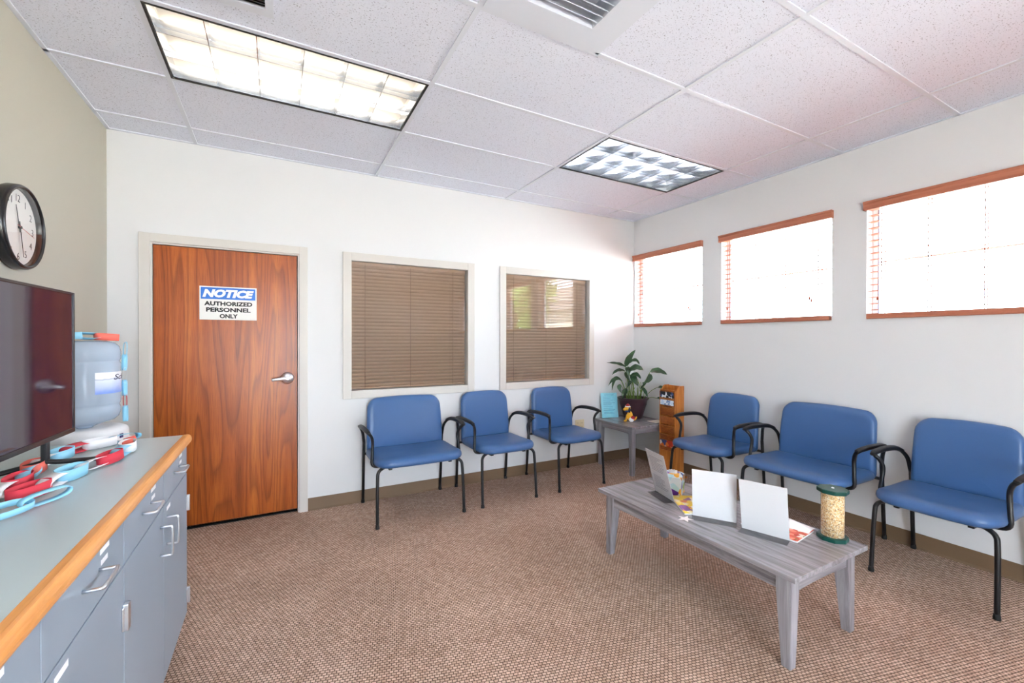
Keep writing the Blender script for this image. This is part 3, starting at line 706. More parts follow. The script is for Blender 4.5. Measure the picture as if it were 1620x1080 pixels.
# ================================================================== items on the end table
CAMR, CAMF = Vector((0.72, -0.69, 0)), Vector((-0.69, -0.72, 0))       # sideways and towards the room, used to lay out the plant
def potted_plant():
    cx, cy = 3.425, 3.525
    t = empty('potted_plant', (cx, cy, ET), 0, 'leafy green plant in a dark plum pot on the end table', 'plant')
    M_pot = mat('plum_plastic_pot', (70, 44, 52), 0.35)
    link('pot', lathe_me([(0.094, 0.0), (0.098, 0.004), (0.112, 0.06), (0.136, 0.140), (0.142, 0.150), (0.142, 0.158), (0.150, 0.196), (0.155, 0.200), (0.167, 0.214), (0.168, 0.221), (0.158, 0.222), (0.146, 0.205), (0.144, 0.195)], 40), M_pot, t)
    link('soil', lathe_me([(0.146, 0.190), (0.10, 0.196), (0.02, 0.200)], 24), mat('dark_soil', (58, 44, 34), 0.95, bump=(80, 0.8, 0.01)), t)
    M_leaf = grain_mat('dark_green_leaf', [(0.3, (26, 50, 30)), (0.6, (44, 78, 44)), (0.85, (70, 104, 62))], (14, 14, 14), 1.5, 3, 0.2, 0.32, 0.5)
    M_stem = mat('light_green_stem', (112, 142, 56), 0.5)
    def W(a, b, c): return CAMR*a + CAMF*b + Vector((0, 0, c+0.21))
    S = 1566.0
    def zp(x, y, b): return W((x-655)/S, b, (945-y)/S)
    def leaf(base, mid, tip, b0, b1, width, root, fold=0.25):
        A, Bm, Cc = zp(*base, b0), zp(*mid, (b0+b1)/2+0.015), zp(*tip, b1)
        n = 9; sp = []
        for i in range(n+1):
            q = i/n; ctrl = Bm*2-(A+Cc)*0.5; sp.append(A*(1-q)**2+ctrl*(2*q*(1-q))+Cc*q*q)
        bm = bmesh.new(); rows = []
        for i, p in enumerate(sp):
            d = (sp[min(i+1, n)]-sp[max(i-1, 0)]).normalized(); q = i/n
            side = d.cross(CAMF*0.75+Vector((0, 0, 0.65))); side.normalize(); nor = side.cross(d)
            w = width*(math.sin(PI*min(1, q**0.75*0.96+0.03)))**0.85+0.0006; wav = 0.004*math.sin(q*17+width*90)
            rows.append([bm.verts.new(p+side*(w*s)+nor*(abs(s)*w*fold+(wav*s if abs(s) == 1 else 0))) for s in (-1, -0.5, 0, 0.5, 1)])
        for r0, r1 in zip(rows, rows[1:]):
            for k in range(4): bm.faces.new((r0[k], r0[k+1], r1[k+1], r1[k]))
        lf = link('leaf', from_bm(bm, 'leaf', True), M_leaf, t)
        R0 = W(root[0], root[1], -0.015); mid2 = R0.lerp(A, 0.55)+Vector((0, 0, 0.02))
        link('stem', tube_me([R0, mid2, A], 0.0028, 6, 5), M_stem, lf)
    L = [((530, 395), (590, 255), (690, 115), 0.06, 0.03, 0.032, (-0.03, 0.01)), ((560, 350), (680, 285), (752, 358), 0.06, 0.10, 0.022, (-0.02, 0.02)),
         ((528, 402), (400, 348), (218, 335), 0.07, 0.10, 0.018, (-0.04, 0.02)), ((516, 470), (400, 462), (308, 540), 0.08, 0.12, 0.020, (-0.05, 0.02)),
         ((590, 470), (700, 408), (815, 450), 0.08, 0.14, 0.040, (0.0, 0.02)), ((640, 515), (665, 600), (738, 712), 0.09, 0.14, 0.034, (0.01, 0.03)),
         ((548, 480), (555, 545), (600, 625), 0.09, 0.12, 0.026, (-0.02, 0.03)), ((452, 625), (355, 598), (250, 722), 0.09, 0.12, 0.020, (-0.06, 0.02)),
         ((470, 640), (360, 615), (308, 800), 0.10, 0.14, 0.018, (-0.06, 0.03)), ((445, 700), (425, 750), (465, 835), 0.10, 0.13, 0.020, (-0.06, 0.04)),
         ((545, 765), (508, 840), (485, 935), 0.09, 0.13, 0.028, (-0.04, 0.05)), ((905, 505), (905, 600), (795, 660), 0.12, 0.15, 0.028, (0.05, 0.02)),
         ((925, 465), (1050, 450), (1185, 510), 0.14, 0.18, 0.034, (0.06, 0.02)), ((1045, 712), (1110, 725), (1170, 790), 0.17, 0.20, 0.020, (0.09, 0.03)),
         ((800, 740), (845, 800), (882, 885), 0.11, 0.14, 0.018, (0.06, 0.04)), ((1025, 900), (1070, 895), (1112, 940), 0.15, 0.18, 0.014, (0.10, 0.05)),
         ((610, 560), (700, 520), (775, 590), 0.10, 0.15, 0.026, (0.02, 0.04)), ((600, 500), (560, 430), (590, 590), 0.10, 0.12, 0.026, (-0.01, 0.04)),
         ((870, 640), (820, 690), (760, 770), 0.12, 0.14, 0.012, (0.05, 0.04)), ((640, 640), (600, 660), (560, 740), 0.10, 0.14, 0.020, (0.0, 0.06))]
    for l in L: leaf(*l)
    for k in range(16):
        a = -0.06+0.16*k/15+random.uniform(-0.01, 0.01); b = random.uniform(0.0, 0.08); hgt = random.uniform(0.08, 0.22)
        link('stem', tube_me([W(a, b, -0.02), W(a*1.05, b+0.01, hgt*0.5), W(a*0.9+random.uniform(-0.03, 0.03), b+0.02, hgt)], 0.0030, 6, 3), M_stem, t)
potted_plant()

def blue_flyer():
    p0, p1 = Vector((3.090, 3.640, ET)), Vector((3.275, 3.590, ET))
    d = (p1-p0); ang = math.atan2(d.y, d.x)
    t = empty('flyer_stand', ((p0+p1)/2), ang, 'light blue printed flyer in a clear stand on the end table', 'flyer')
    w = d.length/2; th = math.radians(10)
    R = Matrix.Rotation(-th, 4, 'X')
    M_cyan = mat('light_blue_paper', (146, 226, 244), 0.6)
    o = link('sheet', box_me((-w, w, -0.0015, 0.0, 0.004, 0.272)), M_cyan, t); place(o, R)
    q = link('clear_cover', box_me((-w-0.003, w+0.003, -0.0035, -0.0023, 0.0015, 0.277)), M_acrylic, t); place(q, R)
    link('foot', box_me((-w-0.003, w+0.003, 0.0, 0.055, 0.0, 0.002)), M_acrylic, t)
    M_bluein = mat('blue_print', (60, 150, 190), 0.6)
    strips = [(-w*0.55, w*0.6, -0.00165, -0.0015, 0.247, 0.252)]
    rr = random.Random(3); z = 0.225
    while z > 0.05:
        strips.append((-w*0.75, w*rr.uniform(0.1, 0.75), -0.00165, -0.0015, z, z+0.0035)); z -= rr.choice((0.009, 0.012, 0.018))
    pr = link('print', box_me(strips), M_bluein, o)
blue_flyer()

def dog_figurine():
    t = empty('dog_figurine', (3.205, 3.375, ET), math.radians(-44), 'small yellow dog figurine with a red hat, before the plant pot', 'figurine')
    Y = mat('glossy_yellow', (232, 172, 46), 0.3); Rd = mat('glossy_red', (178, 34, 38), 0.35); Wh = mat('glossy_white', (240, 236, 236), 0.4); Nv = mat('glossy_navy', (26, 28, 52), 0.35); Bl = mat('glossy_blue', (40, 74, 140), 0.35)
    # local x = to the figure's rear (right in view), -y towards the room, z up
    link('body', ellipsoid_me((0.02, 0, 0.062), (0.030, 0.027, 0.050)), Y, t)
    for s in (-1, 1):
        link('front_leg', tube_me([(-0.006, s*0.013, 0.070), (-0.014, s*0.014, 0.035), (-0.016, s*0.014, 0.008)], 0.010, 10, 4), Y, t)
        link('paw', ellipsoid_me((-0.024, s*0.014, 0.008), (0.016, 0.011, 0.008), 12, 8), Y, t)
        link('haunch', ellipsoid_me((0.036, s*0.020, 0.026), (0.026, 0.014, 0.026), 12, 8), Wh if s < 0 else Y, t)
    link('blanket', ellipsoid_me((0.046, -0.004, 0.042), (0.028, 0.030, 0.024), 14, 8), Rd, t)
    link('tail', tube_me([(0.058, 0, 0.02), (0.078, -0.004, 0.03), (0.086, -0.006, 0.055)], 0.008, 8, 4), Y, t)
    link('scarf', lathe_me([(0.022, 0.100), (0.028, 0.104), (0.028, 0.114), (0.020, 0.120)], 18), Bl, t)
    hd = link('head', ellipsoid_me((-0.002, 0, 0.138), (0.031, 0.029, 0.028)), Y, t)
    link('muzzle', ellipsoid_me((-0.028, 0, 0.126), (0.022, 0.019, 0.016), 14, 8), Y, hd)
    link('nose', ellipsoid_me((-0.049, 0, 0.132), (0.006, 0.008, 0.005), 8, 6), M_ink, hd)
    for s in (-1, 1):
        link('ear', ellipsoid_me((0.016, s*0.023, 0.124), (0.012, 0.007, 0.030), 12, 8), Nv, hd)
        link('eye', ellipsoid_me((-0.022, s*0.012, 0.148), (0.0035, 0.0035, 0.005), 8, 6), M_ink, hd)
    ht = link('hat', lathe_me([(0.024, 0.156), (0.022, 0.170), (0.012, 0.182), (0.003, 0.187)], 18), Rd, t)
    link('hat_brim', lathe_me([(0.020, 0.150), (0.028, 0.153), (0.029, 0.160), (0.022, 0.164)], 18), Wh, ht)
dog_figurine()
o = tag(box('paper_slip', (3.40, 3.56, 3.18, 3.30, ET, ET+0.002), mat('cream_paper', (226, 216, 204), 0.7)), 'loose cream paper slip on the end table by the oak rack', 'paper')

# ================================================================== items on the coffee table
def sign_holder(p0, p1, lean, height, label, printed):
    """L-shaped acrylic holder; p0-p1 = bottom edge of the sheet, leaning towards its foot"""
    p0, p1 = Vector((*p0, CT)), Vector((*p1, CT)); d = p1-p0; ang = math.atan2(d.y, d.x); w = d.length/2
    t = empty('sign_holder', (p0+p1)/2, ang, label, 'sign holder', 'acrylic sign holders on the coffee table')
    # local -y is the side the foot extends to
    R = Matrix.Rotation(math.atan2(lean, height), 4, 'X')
    hh = math.hypot(lean, height)
    s = link('sheet', box_me((-w+0.002, w-0.002, -0.0005, 0.0005, 0.003, hh-0.002)), M_paper, t); place(s, R)
    for k, yy in enumerate((-0.0030, 0.0012)):
        q = link('acrylic_panel', box_me((-w, w, yy, yy+0.0018, 0.0005, hh)), M_acrylic, t); place(q, R)
    link('foot', box_me((-w, w, -0.062, 0.002, 0.0, 0.002)), M_acrylic, t)
    if printed:
        grey = mat('faint_grey_print', (198, 196, 204), 0.7); rr = random.Random(5); st = []
        for zb, n in ((0.155, 9), (0.045, 8)):
            for k in range(n):
                z = zb+k*0.0105; st.append((-w*0.72, -w*0.72+2*w*0.72*rr.uniform(0.55, 1.0), -0.0007, -0.0005, z, z+0.005))
        q = link('print', box_me(st), grey, s)
    return t
sign_holder((2.067, 1.933), (2.011, 1.738), 0.072, 0.272, 'acrylic sign holder with printed sheet at the far end of the coffee table', True)
sign_holder((1.949, 1.567), (2.063, 1.388), 0.045, 0.262, 'blank white sign holder in the middle, left of its twin', False)
sign_holder((2.034, 1.345), (2.099, 1.148), 0.060, 0.262, 'blank white sign holder standing beside the bird feeder', False)

def tissue_box():
    t = empty('tissue_box', (2.140, 1.862, CT), math.radians(-62), 'colourful patterned tissue box behind the printed sign holder', 'box')
    a, h = 0.056, 0.122
    bm = bmesh.new(); add_box(bm, -a, a, -a, a, 0, h)
    bmesh.ops.bevel(bm, geom=[e for e in bm.edges if e.verts[0].co.z > h-1e-4 and e.verts[1].co.z > h-1e-4], offset=0.014, segments=1, affect='EDGES')
    m = patch_mat('tissue_box_print', [(0, (232, 244, 248)), (0.32, (110, 52, 164)), (0.54, (170, 206, 60)), (0.66, (200, 236, 244)), (0.82, (240, 176, 44)), (0.92, (70, 90, 150))], 26)
    link('carton', from_bm(bm, 'carton'), m, t)
    bm = bmesh.new(); n = 14; c = bm.verts.new((0.004, 0.0, h+0.012)); r1 = []; r2 = []
    for k in range(n):
        a_ = 2*PI*k/n; w = 0.006*(1 if k % 2 else -1)
        r1.append(bm.verts.new((0.026*math.cos(a_), 0.018*math.sin(a_), h-0.002))); r2.append(bm.verts.new(((0.020+w)*math.cos(a_), (0.013+w)*math.sin(a_), h+0.010+abs(w))))
    for k in range(n):
        bm.faces.new((r1[k], r1[(k+1) % n], r2[(k+1) % n], r2[k])); bm.faces.new((r2[k], r2[(k+1) % n], c))
    link('tissue', from_bm(bm, 'tissue', True), M_paper, t)
tissue_box()

def magazine(name, c, ang, w, l, m, label, curl=0.0, thick=0.006):
    t = empty(name, (c[0], c[1], CT), ang, label, 'magazine', 'magazines on the coffee table')
    link('pages', box_me((-w/2, w/2, -l/2, l/2, 0, thick)), M_paper, t)
    bm = bmesh.new(); n = 12; rows = []
    for i in range(n+1):
        q = i/n; x = -w/2+w*q; k = max(0, (q-0.45)/0.55); z = thick+0.0012+curl*k*k
        rows.append([(x-curl*0.45*k**2, y, z+dz) for dz in (0, 0.0008) for y in (-l/2, l/2)])
    V = [[bm.verts.new(p) for p in r] for r in rows]
    for a, b in zip(V, V[1:]):
        bm.faces.new((a[0], a[1], b[1], b[0])); bm.faces.new((a[2], b[2], b[3], a[3])); bm.faces.new((a[0], b[0], b[2], a[2])); bm.faces.new((a[1], a[3], b[3], b[1]))
    bm.faces.new((V[0][0], V[0][2], V[0][3], V[0][1])); bm.faces.new((V[-1][0], V[-1][1], V[-1][3], V[-1][2]))
    link('cover', from_bm(bm, 'cover', True), m, t)
    return t
m_yel = patch_mat('yellow_magazine_print', [(0, (244, 214, 72)), (0.35, (250, 240, 210)), (0.5, (226, 130, 90)), (0.62, (246, 226, 110)), (0.86, (150, 110, 170))], 30)
m_red = patch_mat('red_magazine_print', [(0, (214, 92, 74)), (0.35, (236, 140, 116)), (0.55, (250, 226, 214)), (0.72, (196, 64, 52)), (0.9, (140, 140, 70))], 46)
magazine('magazine', (2.078, 1.655), math.radians(-32), 0.20, 0.27, m_yel, 'yellow illustrated magazine lying behind the middle sign holder')
mg = magazine('magazine', (2.190, 1.262), math.radians(8), 0.20, 0.255, m_red, 'red magazine with a curled white page beside the bird feeder')
bm = bmesh.new(); V = []
for i in range(13):
    q = i/12; V.append([bm.verts.new((0.030+0.085*q, y, 0.009+0.052*math.sin(PI*q*0.85)*(0.55+0.45*(y/0.127))+dz)) for dz in (0, 0.0008) for y in (-0.127, 0.0, 0.127)])
for p, q in zip(V, V[1:]):
    for k in (0, 1): bm.faces.new((p[k], p[k+1], q[k+1], q[k])); bm.faces.new((p[k+3], q[k+3], q[k+4], p[k+4]))
    bm.faces.new((p[0], q[0], q[3], p[3])); bm.faces.new((p[2], p[5], q[5], q[2]))
link('curled_page', from_bm(bm, 'curled_page', True), M_paper, mg)

def bird_feeder():
    t = empty('bird_feeder', (2.306, 1.070, CT), math.radians(10), 'clear tube bird feeder full of seed with green octagonal caps', 'bird feeder')
    G = mat('dark_green_plastic', (18, 74, 66), 0.3)
    oct_ = [(0.064*math.cos(PI/8+k*PI/4), 0.064*math.sin(PI/8+k*PI/4)) for k in range(8)]
    link('base_cap', prism_me(oct_, 'z', 0.0, 0.018, bev=0.002), G, t)
    lid = link('top_cap', prism_me(oct_, 'z', 0.220, 0.238, bev=0.002), G, t)
    link('hanger_button', lathe_me([(0.006, 0.238), (0.006, 0.241), (0.003, 0.243)], 12), M_white, lid)
    m = mat('mixed_bird_seed', (214, 178, 120), 0.8); ns, ln, b = nodes_of(m); tc = ns.new('ShaderNodeTexCoord'); v = ns.new('ShaderNodeTexVoronoi'); v.inputs['Scale'].default_value = 230
    sp = ns.new('ShaderNodeSeparateColor'); r = ramp(ns, [(0, (196, 152, 104)), (0.15, (226, 188, 130)), (0.5, (238, 212, 166)), (0.8, (244, 232, 204)), (0.95, (160, 130, 104))], 'CONSTANT')
    bp = ns.new('ShaderNodeBump'); bp.invert = True; bp.inputs['Strength'].default_value = 0.6; bp.inputs['Distance'].default_value = 0.003
    ln.new(tc.outputs['Object'], v.inputs['Vector']); ln.new(v.outputs['Color'], sp.inputs[0]); ln.new(sp.outputs[0], r.inputs['Fac']); ln.new(r.outputs['Color'], b.inputs['Base Color'])
    ln.new(v.outputs['Distance'], bp.inputs['Height']); ln.new(bp.outputs['Normal'], b.inputs['Normal'])
    o = link('seed', lathe_me([(0.0455, 0.0185), (0.0455, 0.212), (0.03, 0.217)], 32), m, t); o['kind'] = 'stuff'
    link('tube', lathe_me([(0.047, 0.018), (0.047, 0.221)], 32, caps=False), M_acrylic, t)
bird_feeder()
star = []
for k in range(10):
    rr_ = 0.042 if k % 2 == 0 else 0.018; star.append((rr_*math.cos(k*PI/5), rr_*math.sin(k*PI/5)))
o = link('paper_star', prism_me(star, 'z', 0, 0.0012), mat('white_star_print', (246, 238, 238), 0.5)); o.location = (1.880, 1.555, CT); o.rotation_euler = (0, 0, 0.4)
tag(o, 'small white paper star on the coffee table edge', 'paper star')

# ================================================================== counter and base cabinets
CZ = 0.900
CY0, CY1 = 0.57, 2.415
def counter():
    t = empty('countertop', (XL, (CY0+CY1)/2, 0), 0, 'long grey laminate countertop with a rounded oak front edge', 'countertop')
    l = (CY1+0.022-CY0)/2
    link('slab', box_me((0.002, 0.592, CY0-(CY0+CY1)/2, CY1+0.022-(CY0+CY1)/2, CZ-0.038, CZ), 0.0015, 1), M_lam, t)
    pr = [(0.592, CZ-0.040)]+[(0.608+0.015*math.cos(a), CZ-0.0185+0.0205*math.sin(a)) for a in [(-PI/2)+PI*k/8 for k in range(9)]]+[(0.592, CZ+0.001)]
    link('oak_edge', prism_me(pr, 'y', CY0-(CY0+CY1)/2, CY1+0.022-(CY0+CY1)/2), M_nosing, t)
counter()
XF = -0.355
def cabinet():
    t = empty('base_cabinet', (XL, 0, 0), 0, '', 'cabinet', 'grey base cabinets under the counter')
    W_, D_ = 0.46, XF-XL                       # half width, depth to the door faces
    link('carcass', box_me((0.002, D_-0.020, -W_+0.001, W_-0.001, 0.100, CZ-0.040)), M_cab, t)
    link('toe_kick', box_me((0.002, D_-0.075, -W_+0.001, W_-0.001, 0.0, 0.100)), M_kick, t)
    def pull(parent, c, along):
        r = 0.0042; L_ = 0.050; pts = []
        for p in ((-L_, 0), (-L_, 0.024), (-L_+0.008, 0.034), (L_-0.008, 0.034), (L_, 0.024), (L_, 0)):
            pts.append((D_+p[1], c[0]+p[0], c[1]) if along == 'y' else (D_+p[1], c[0], c[1]+p[0]))
        return link('handle', tube_me(pts, r, 8, 3), M_alu, parent)
    for s in (-1, 1):
        y0, y1 = (0.0015, W_-0.002) if s > 0 else (-W_+0.002, -0.0015); cy = (y0+y1)/2
        d = link('drawer', box_me((D_-0.019, D_, y0, y1, 0.737, CZ-0.044), 0.001, 1), M_cab, t)
        pull(d, (cy, 0.808), 'y')
        link('label_strip', box_me([(D_, D_+0.0006, cy+0.055, cy+0.115, 0.838, 0.850), (D_, D_+0.0006, cy+0.060, cy+0.105, 0.812, 0.824)]), M_paper, d)
        d = link('door', box_me((D_-0.019, D_, y0, y1, 0.106, 0.733), 0.001, 1), M_cab, t)
        pull(d, (s*0.052, 0.630), 'z')
        if s > 0: link('label_strip', box_me((D_, D_+0.0006, 0.05, 0.11, 0.702, 0.716)), M_paper, d)
        for z in (0.185, 0.600):
            ys = s*(W_-0.006)
            link('hinge', box_me([(D_, D_+0.012, ys-0.006, ys+0.006, z-0.035, z+0.035), (D_, D_+0.004, ys-0.016 if s > 0 else ys, ys if s > 0 else ys+0.016, z-0.030, z+0.030)], 0.002, 2), M_alu, d)
    return t
c1 = cabinet(); c1.location = (XL, CY1-0.46, 0); c1['label'] = 'grey base cabinet at the far end of the counter'
c2 = copy_tree(c1); c2.location = (XL, CY1-0.46-0.92, 0); c2['label'] = 'grey base cabinet nearest the viewer at lower left'

# ================================================================== television
def television():
    p1 = Vector((-0.655, 2.165, 0)); ang = math.radians(2.0); dirv = Vector((math.sin(ang), math.cos(ang), 0)); W_ = 0.93
    c = p1-dirv*(W_/2)
    t = empty('television', (c.x, c.y, CZ), -ang, 'flat black television standing on the counter', 'television')
    # local +y along the screen towards the back wall, +x out of the screen
    z0, z1 = 0.095, 0.603; h = W_/2
    M_bez = mat('glossy_black_bezel', (14, 12, 14), 0.25)
    link('back_shell', box_me([(-0.012, 0.0, -h, h, z0, z1), (-0.050, -0.012, -h*0.7, h*0.7, z0+0.02, z0+0.30)], 0.003, 2), M_blackplastic, t)
    b = 0.009
    link('bezel', box_me([(0.0, 0.006, -h, -h+b, z0, z1), (0.0, 0.006, h-b, h, z0, z1), (0.0, 0.006, -h+b, h-b, z1-b, z1), (0.0, 0.006, -h+b, h-b, z0, z0+0.016)], 0.001, 1), M_bez, t)
    m = mat('dark_glossy_screen', (42, 22, 44), 0.05, 0, 0.6)
    link('screen', box_me((0.0005, 0.003, -h+b, h-b, z0+0.016, z1-b)), m, t)
    for s in (-1, 1):
        yb = s*(h-0.19)
        link('stand_foot', box_me([(-0.010, 0.004, yb-0.015, yb+0.015, 0.03, z0+0.004)], 0.003, 1), M_blackplastic, t)
        link('stand_foot', tube_me([(-0.12, yb-s*0.05, 0.009), (-0.03, yb-s*0.008, 0.026), (0.0, yb, 0.032), (0.03, yb+s*0.02, 0.024), (0.125, yb+s*0.09, 0.009)], n=8, k=4, rx=lambda q: 0.011, rz=lambda q: 0.008), M_blackplastic, t)
television()

# ================================================================== wall clock
def wall_clock():
    t = empty('wall_clock', (XL, 2.560, 1.797), 0, 'round black rimmed wall clock on the sage wall', 'clock')
    Ry = Matrix.Rotation(PI/2, 4, 'Y'); R_ = 0.174
    o = link('case', lathe_me([(R_-0.030, 0.0), (R_-0.004, 0.002), (R_, 0.012), (R_, 0.040), (R_-0.005, 0.048), (R_-0.010, 0.050), (R_-0.016, 0.046), (R_-0.018, 0.024)], 64, caps=False), mat('black_clock_rim', (24, 22, 24), 0.25), t); place(o, Ry)
    f = link('dial', lathe_me([(0.0005, 0.022), (R_-0.018, 0.022)][::-1], 64, caps=False), mat('clock_dial', (238, 234, 228), 0.6), t); place(f, Ry)
    g = link('crystal', lathe_me([(0.0005, 0.047), (R_-0.016, 0.044)][::-1], 48, caps=False), make_glass('clock_crystal', (0.98, 0.98, 0.98)), t); place(g, Ry)
    # numerals: text x -> +y, text y -> +z, normal -> +x
    B = Matrix(((0, 0, 1, 0), (1, 0, 0, 0), (0, 1, 0, 0), (0, 0, 0, 1)))
    for n in range(1, 13):
        a = n*PI/6; me = text_me(str(n), 0.043, 0, -0.0004, 0.0003, name='numeral'); xs = [v.co.x for v in me.vertices]; ys = [v.co.y for v in me.vertices]
        for v in me.vertices: v.co.x -= (max(xs)+min(xs))/2; v.co.y -= (max(ys)+min(ys))/2
        q = link('numeral', me, M_ink, t); place(q, Matrix.Translation((0.0228, math.sin(a)*0.120, math.cos(a)*0.120)) @ B)
    def hand(ang, l, w, back, x, m):
        q = link('clock_hand', prism_me([(-w, -back), (w, -back), (w*0.5, l), (-w*0.5, l)], 'x', x, x+0.0012), m, t)
        place(q, Matrix.Rotation(-ang, 4, 'X'))
    hand(2*PI*(11.47/12), 0.092, 0.0035, 0.02, 0.026, M_ink); hand(2*PI*28/60, 0.122, 0.0028, 0.025, 0.029, M_ink); hand(2*PI*17/60, 0.11, 0.0009, 0.03, 0.032, mat('red_second_hand', (190, 50, 40), 0.5))
    h = link('hub', lathe_me([(0.006, 0.024), (0.006, 0.034), (0.003, 0.035)], 14), M_ink, t); place(h, Ry)
wall_clock()

# ================================================================== water cooler and bottle
WCX, WCY = -0.790, 2.745
def water_cooler():
    t = empty('water_cooler', (WCX, WCY, 0), 0, 'white water cooler between the counter and the door', 'water cooler')
    link('cabinet', cushion_me(round_outline(-0.150, 0.150, -0.150, 0.150, (0.05,)*4), [(0.004, 0.01), (0, 0.02), (0, 0.84)], lambda x, y, h: (x, y, h), 'cabinet'), M_white, t)
    link('collar', lathe_me([(0.153, 0.838), (0.156, 0.845), (0.156, 0.895), (0.152, 0.908), (0.135, 0.918), (0.10, 0.922), (0.08, 0.916)], 48), M_white, t)
    o = link('control_panel', box_me((-0.06, 0.06, -0.158, -0.149, 0.60, 0.80), 0.004, 2), mat('cooler_grey', (170, 174, 180), 0.4), t)
    for s, c in ((-1, (40, 70, 170)), (1, (200, 40, 40))):
        q = link('tap', tube_me([(s*0.03, -0.155, 0.74), (s*0.03, -0.185, 0.735), (s*0.03, -0.192, 0.705)], 0.011, 10, 4), mat('tap_%s' % ('blue' if s < 0 else 'red'), c, 0.35), t)
    q = link('badge', box_me((0.1535, 0.1575, -0.02, 0.0, 0.868, 0.888)), mat('badge_blue', (44, 50, 120), 0.4), t)
    place(q, Matrix.Rotation(math.radians(-18), 4, 'Z'))
water_cooler()
def water_bottle():
    t = empty('water_bottle', (WCX, WCY, 0.918), 0, 'upturned blue water bottle on the white cooler', 'bottle')
    m = bpy.data.materials.new('blue_tinted_polycarbonate'); m.use_nodes = True; ns, ln = m.node_tree.nodes, m.node_tree.links
    b = ns['Principled BSDF']; b.inputs['Base Color'].default_value = lin((206, 222, 242)); b.inputs['Roughness'].default_value = 0.16
    tr = ns.new('ShaderNodeBsdfTransparent'); tr.inputs[0].default_value = (0.88, 0.93, 0.98, 1)
    mx = ns.new('ShaderNodeMixShader'); mx.inputs[0].default_value = 0.46
    out = [n for n in ns if n.type == 'OUTPUT_MATERIAL'][0]
    ln.new(tr.outputs[0], mx.inputs[1]); ln.new(b.outputs[0], mx.inputs[2]); ln.new(mx.outputs[0], out.inputs['Surface'])
    R_ = 0.128
    prof = [(0.028, 0.0), (0.032, 0.006), (0.06, 0.018), (0.105, 0.032), (0.120, 0.048), (R_-0.001, 0.070), (R_, 0.085), (R_-0.003, 0.098), (R_-0.005, 0.104), (R_-0.003, 0.110), (R_, 0.120),
            (R_, 0.300), (R_-0.004, 0.308), (R_-0.005, 0.312), (R_-0.004, 0.316), (R_, 0.324), (R_, 0.358), (R_-0.006, 0.382), (R_-0.022, 0.400), (R_-0.05, 0.408), (0.03, 0.404)]
    link('shell', lathe_me(prof, 56), m, t)
    # wrap-around label (angles measured from the direction of the room towards the door side)
    cam = Vector((0.276, -0.961, 0)); rt = Vector((0.961, 0.276, 0))
    def on(a, z, r): return tuple(cam*(math.cos(a)*r)+rt*(math.sin(a)*r)+Vector((0, 0, z)))
    lm = mat('bottle_label_print', (240, 242, 250), 0.4); ns, ln, b = nodes_of(lm); tc = ns.new('ShaderNodeTexCoord'); sp = ns.new('ShaderNodeSeparateXYZ'); nz = ns.new('ShaderNodeTexNoise'); nz.inputs['Scale'].default_value = 22
    ad = ns.new('ShaderNodeMath'); ad.operation = 'MULTIPLY_ADD'; ad.inputs[1].default_value = 0.02; mr = ns.new('ShaderNodeMapRange'); mr.inputs[1].default_value = 0.158; mr.inputs[2].default_value = 0.285
    r = ramp(ns, [(0.0, (66, 104, 190)), (0.14, (120, 150, 224)), (0.38, (196, 208, 240)), (0.60, (224, 230, 246)), (0.64, (176, 184, 206)), (0.67, (244, 245, 250)), (1, (246, 247, 250))])
    ln.new(tc.outputs['Object'], nz.inputs['Vector']); ln.new(tc.outputs['Object'], sp.inputs[0]); ln.new(nz.outputs['Fac'], ad.inputs[0]); ln.new(sp.outputs[2], ad.inputs[2])
    ln.new(ad.outputs[0], mr.inputs[0]); ln.new(mr.outputs[0], r.inputs['Fac']); ln.new(r.outputs['Color'], b.inputs['Base Color'])
    bm = bmesh.new(); n = 24; a0, a1 = math.radians(15), math.radians(120); rows = []
    for i in range(n+1):
        a = a0+(a1-a0)*i/n; rows.append([bm.verts.new(on(a, 0.163, R_+0.0008)), bm.verts.new(on(a, 0.262, R_+0.0008))])
    for p, q in zip(rows, rows[1:]): bm.faces.new((p[0], q[0], q[1], p[1]))
    lb = link('label', from_bm(bm, 'label', True), lm, t)
    me = text_me('Sche', 0.05, 0.3, 0.0004, 0.0002, name='lettering'); fit_text(me, 0.11, 0.026)
    for v in me.vertices:
        a = math.radians(74)+v.co.x/R_; v.co = Vector(on(a, 0.238+v.co.y, R_+0.0016+v.co.z))
    link('lettering', me, mat('label_ink', (60, 60, 90), 0.5), lb)
water_bottle()

# ================================================================== paper chains
PC = {'red': mat('red_paper', (214, 54, 72), 0.7), 'coral': mat('coral_paper', (238, 112, 96), 0.7), 'white': M_paper, 'blue': mat('sky_blue_paper', (150, 212, 238), 0.7)}
ORDER = ['white', 'red', 'blue', 'coral', 'white', 'blue', 'red', 'white', 'blue']
LINKME = {}
def link_mesh(color, a, b, w):
    """one glued paper strip: a flat oval loop (long half-axis a, short half-axis b) of strip width w"""
    k = (color, round(a, 4), round(b, 4), round(w, 4))
    if k in LINKME: return LINKME[k]
    bm = bmesh.new(); n = 18; th = 0.0005; rings = []
    for i in range(n):
        q = 2*PI*i/n; c, s = math.cos(q), math.sin(q); x = a*math.copysign(abs(c)**0.75, c); y = b*math.copysign(abs(s)**0.75, s)
        rings.append([bm.verts.new(p) for p in ((x, y, -w/2), (x, y, w/2), (x*(1-th/a), y*(1-th/b), w/2), (x*(1-th/a), y*(1-th/b), -w/2))])
    for i in range(n):
        p, q = rings[i], rings[(i+1) % n]
        for j in range(4): bm.faces.new((p[j], p[(j+1) % 4], q[(j+1) % 4], q[j]))
    LINKME[k] = from_bm(bm, 'paper_link', True); LINKME[k].materials.append(PC[color])
    return LINKME[k]
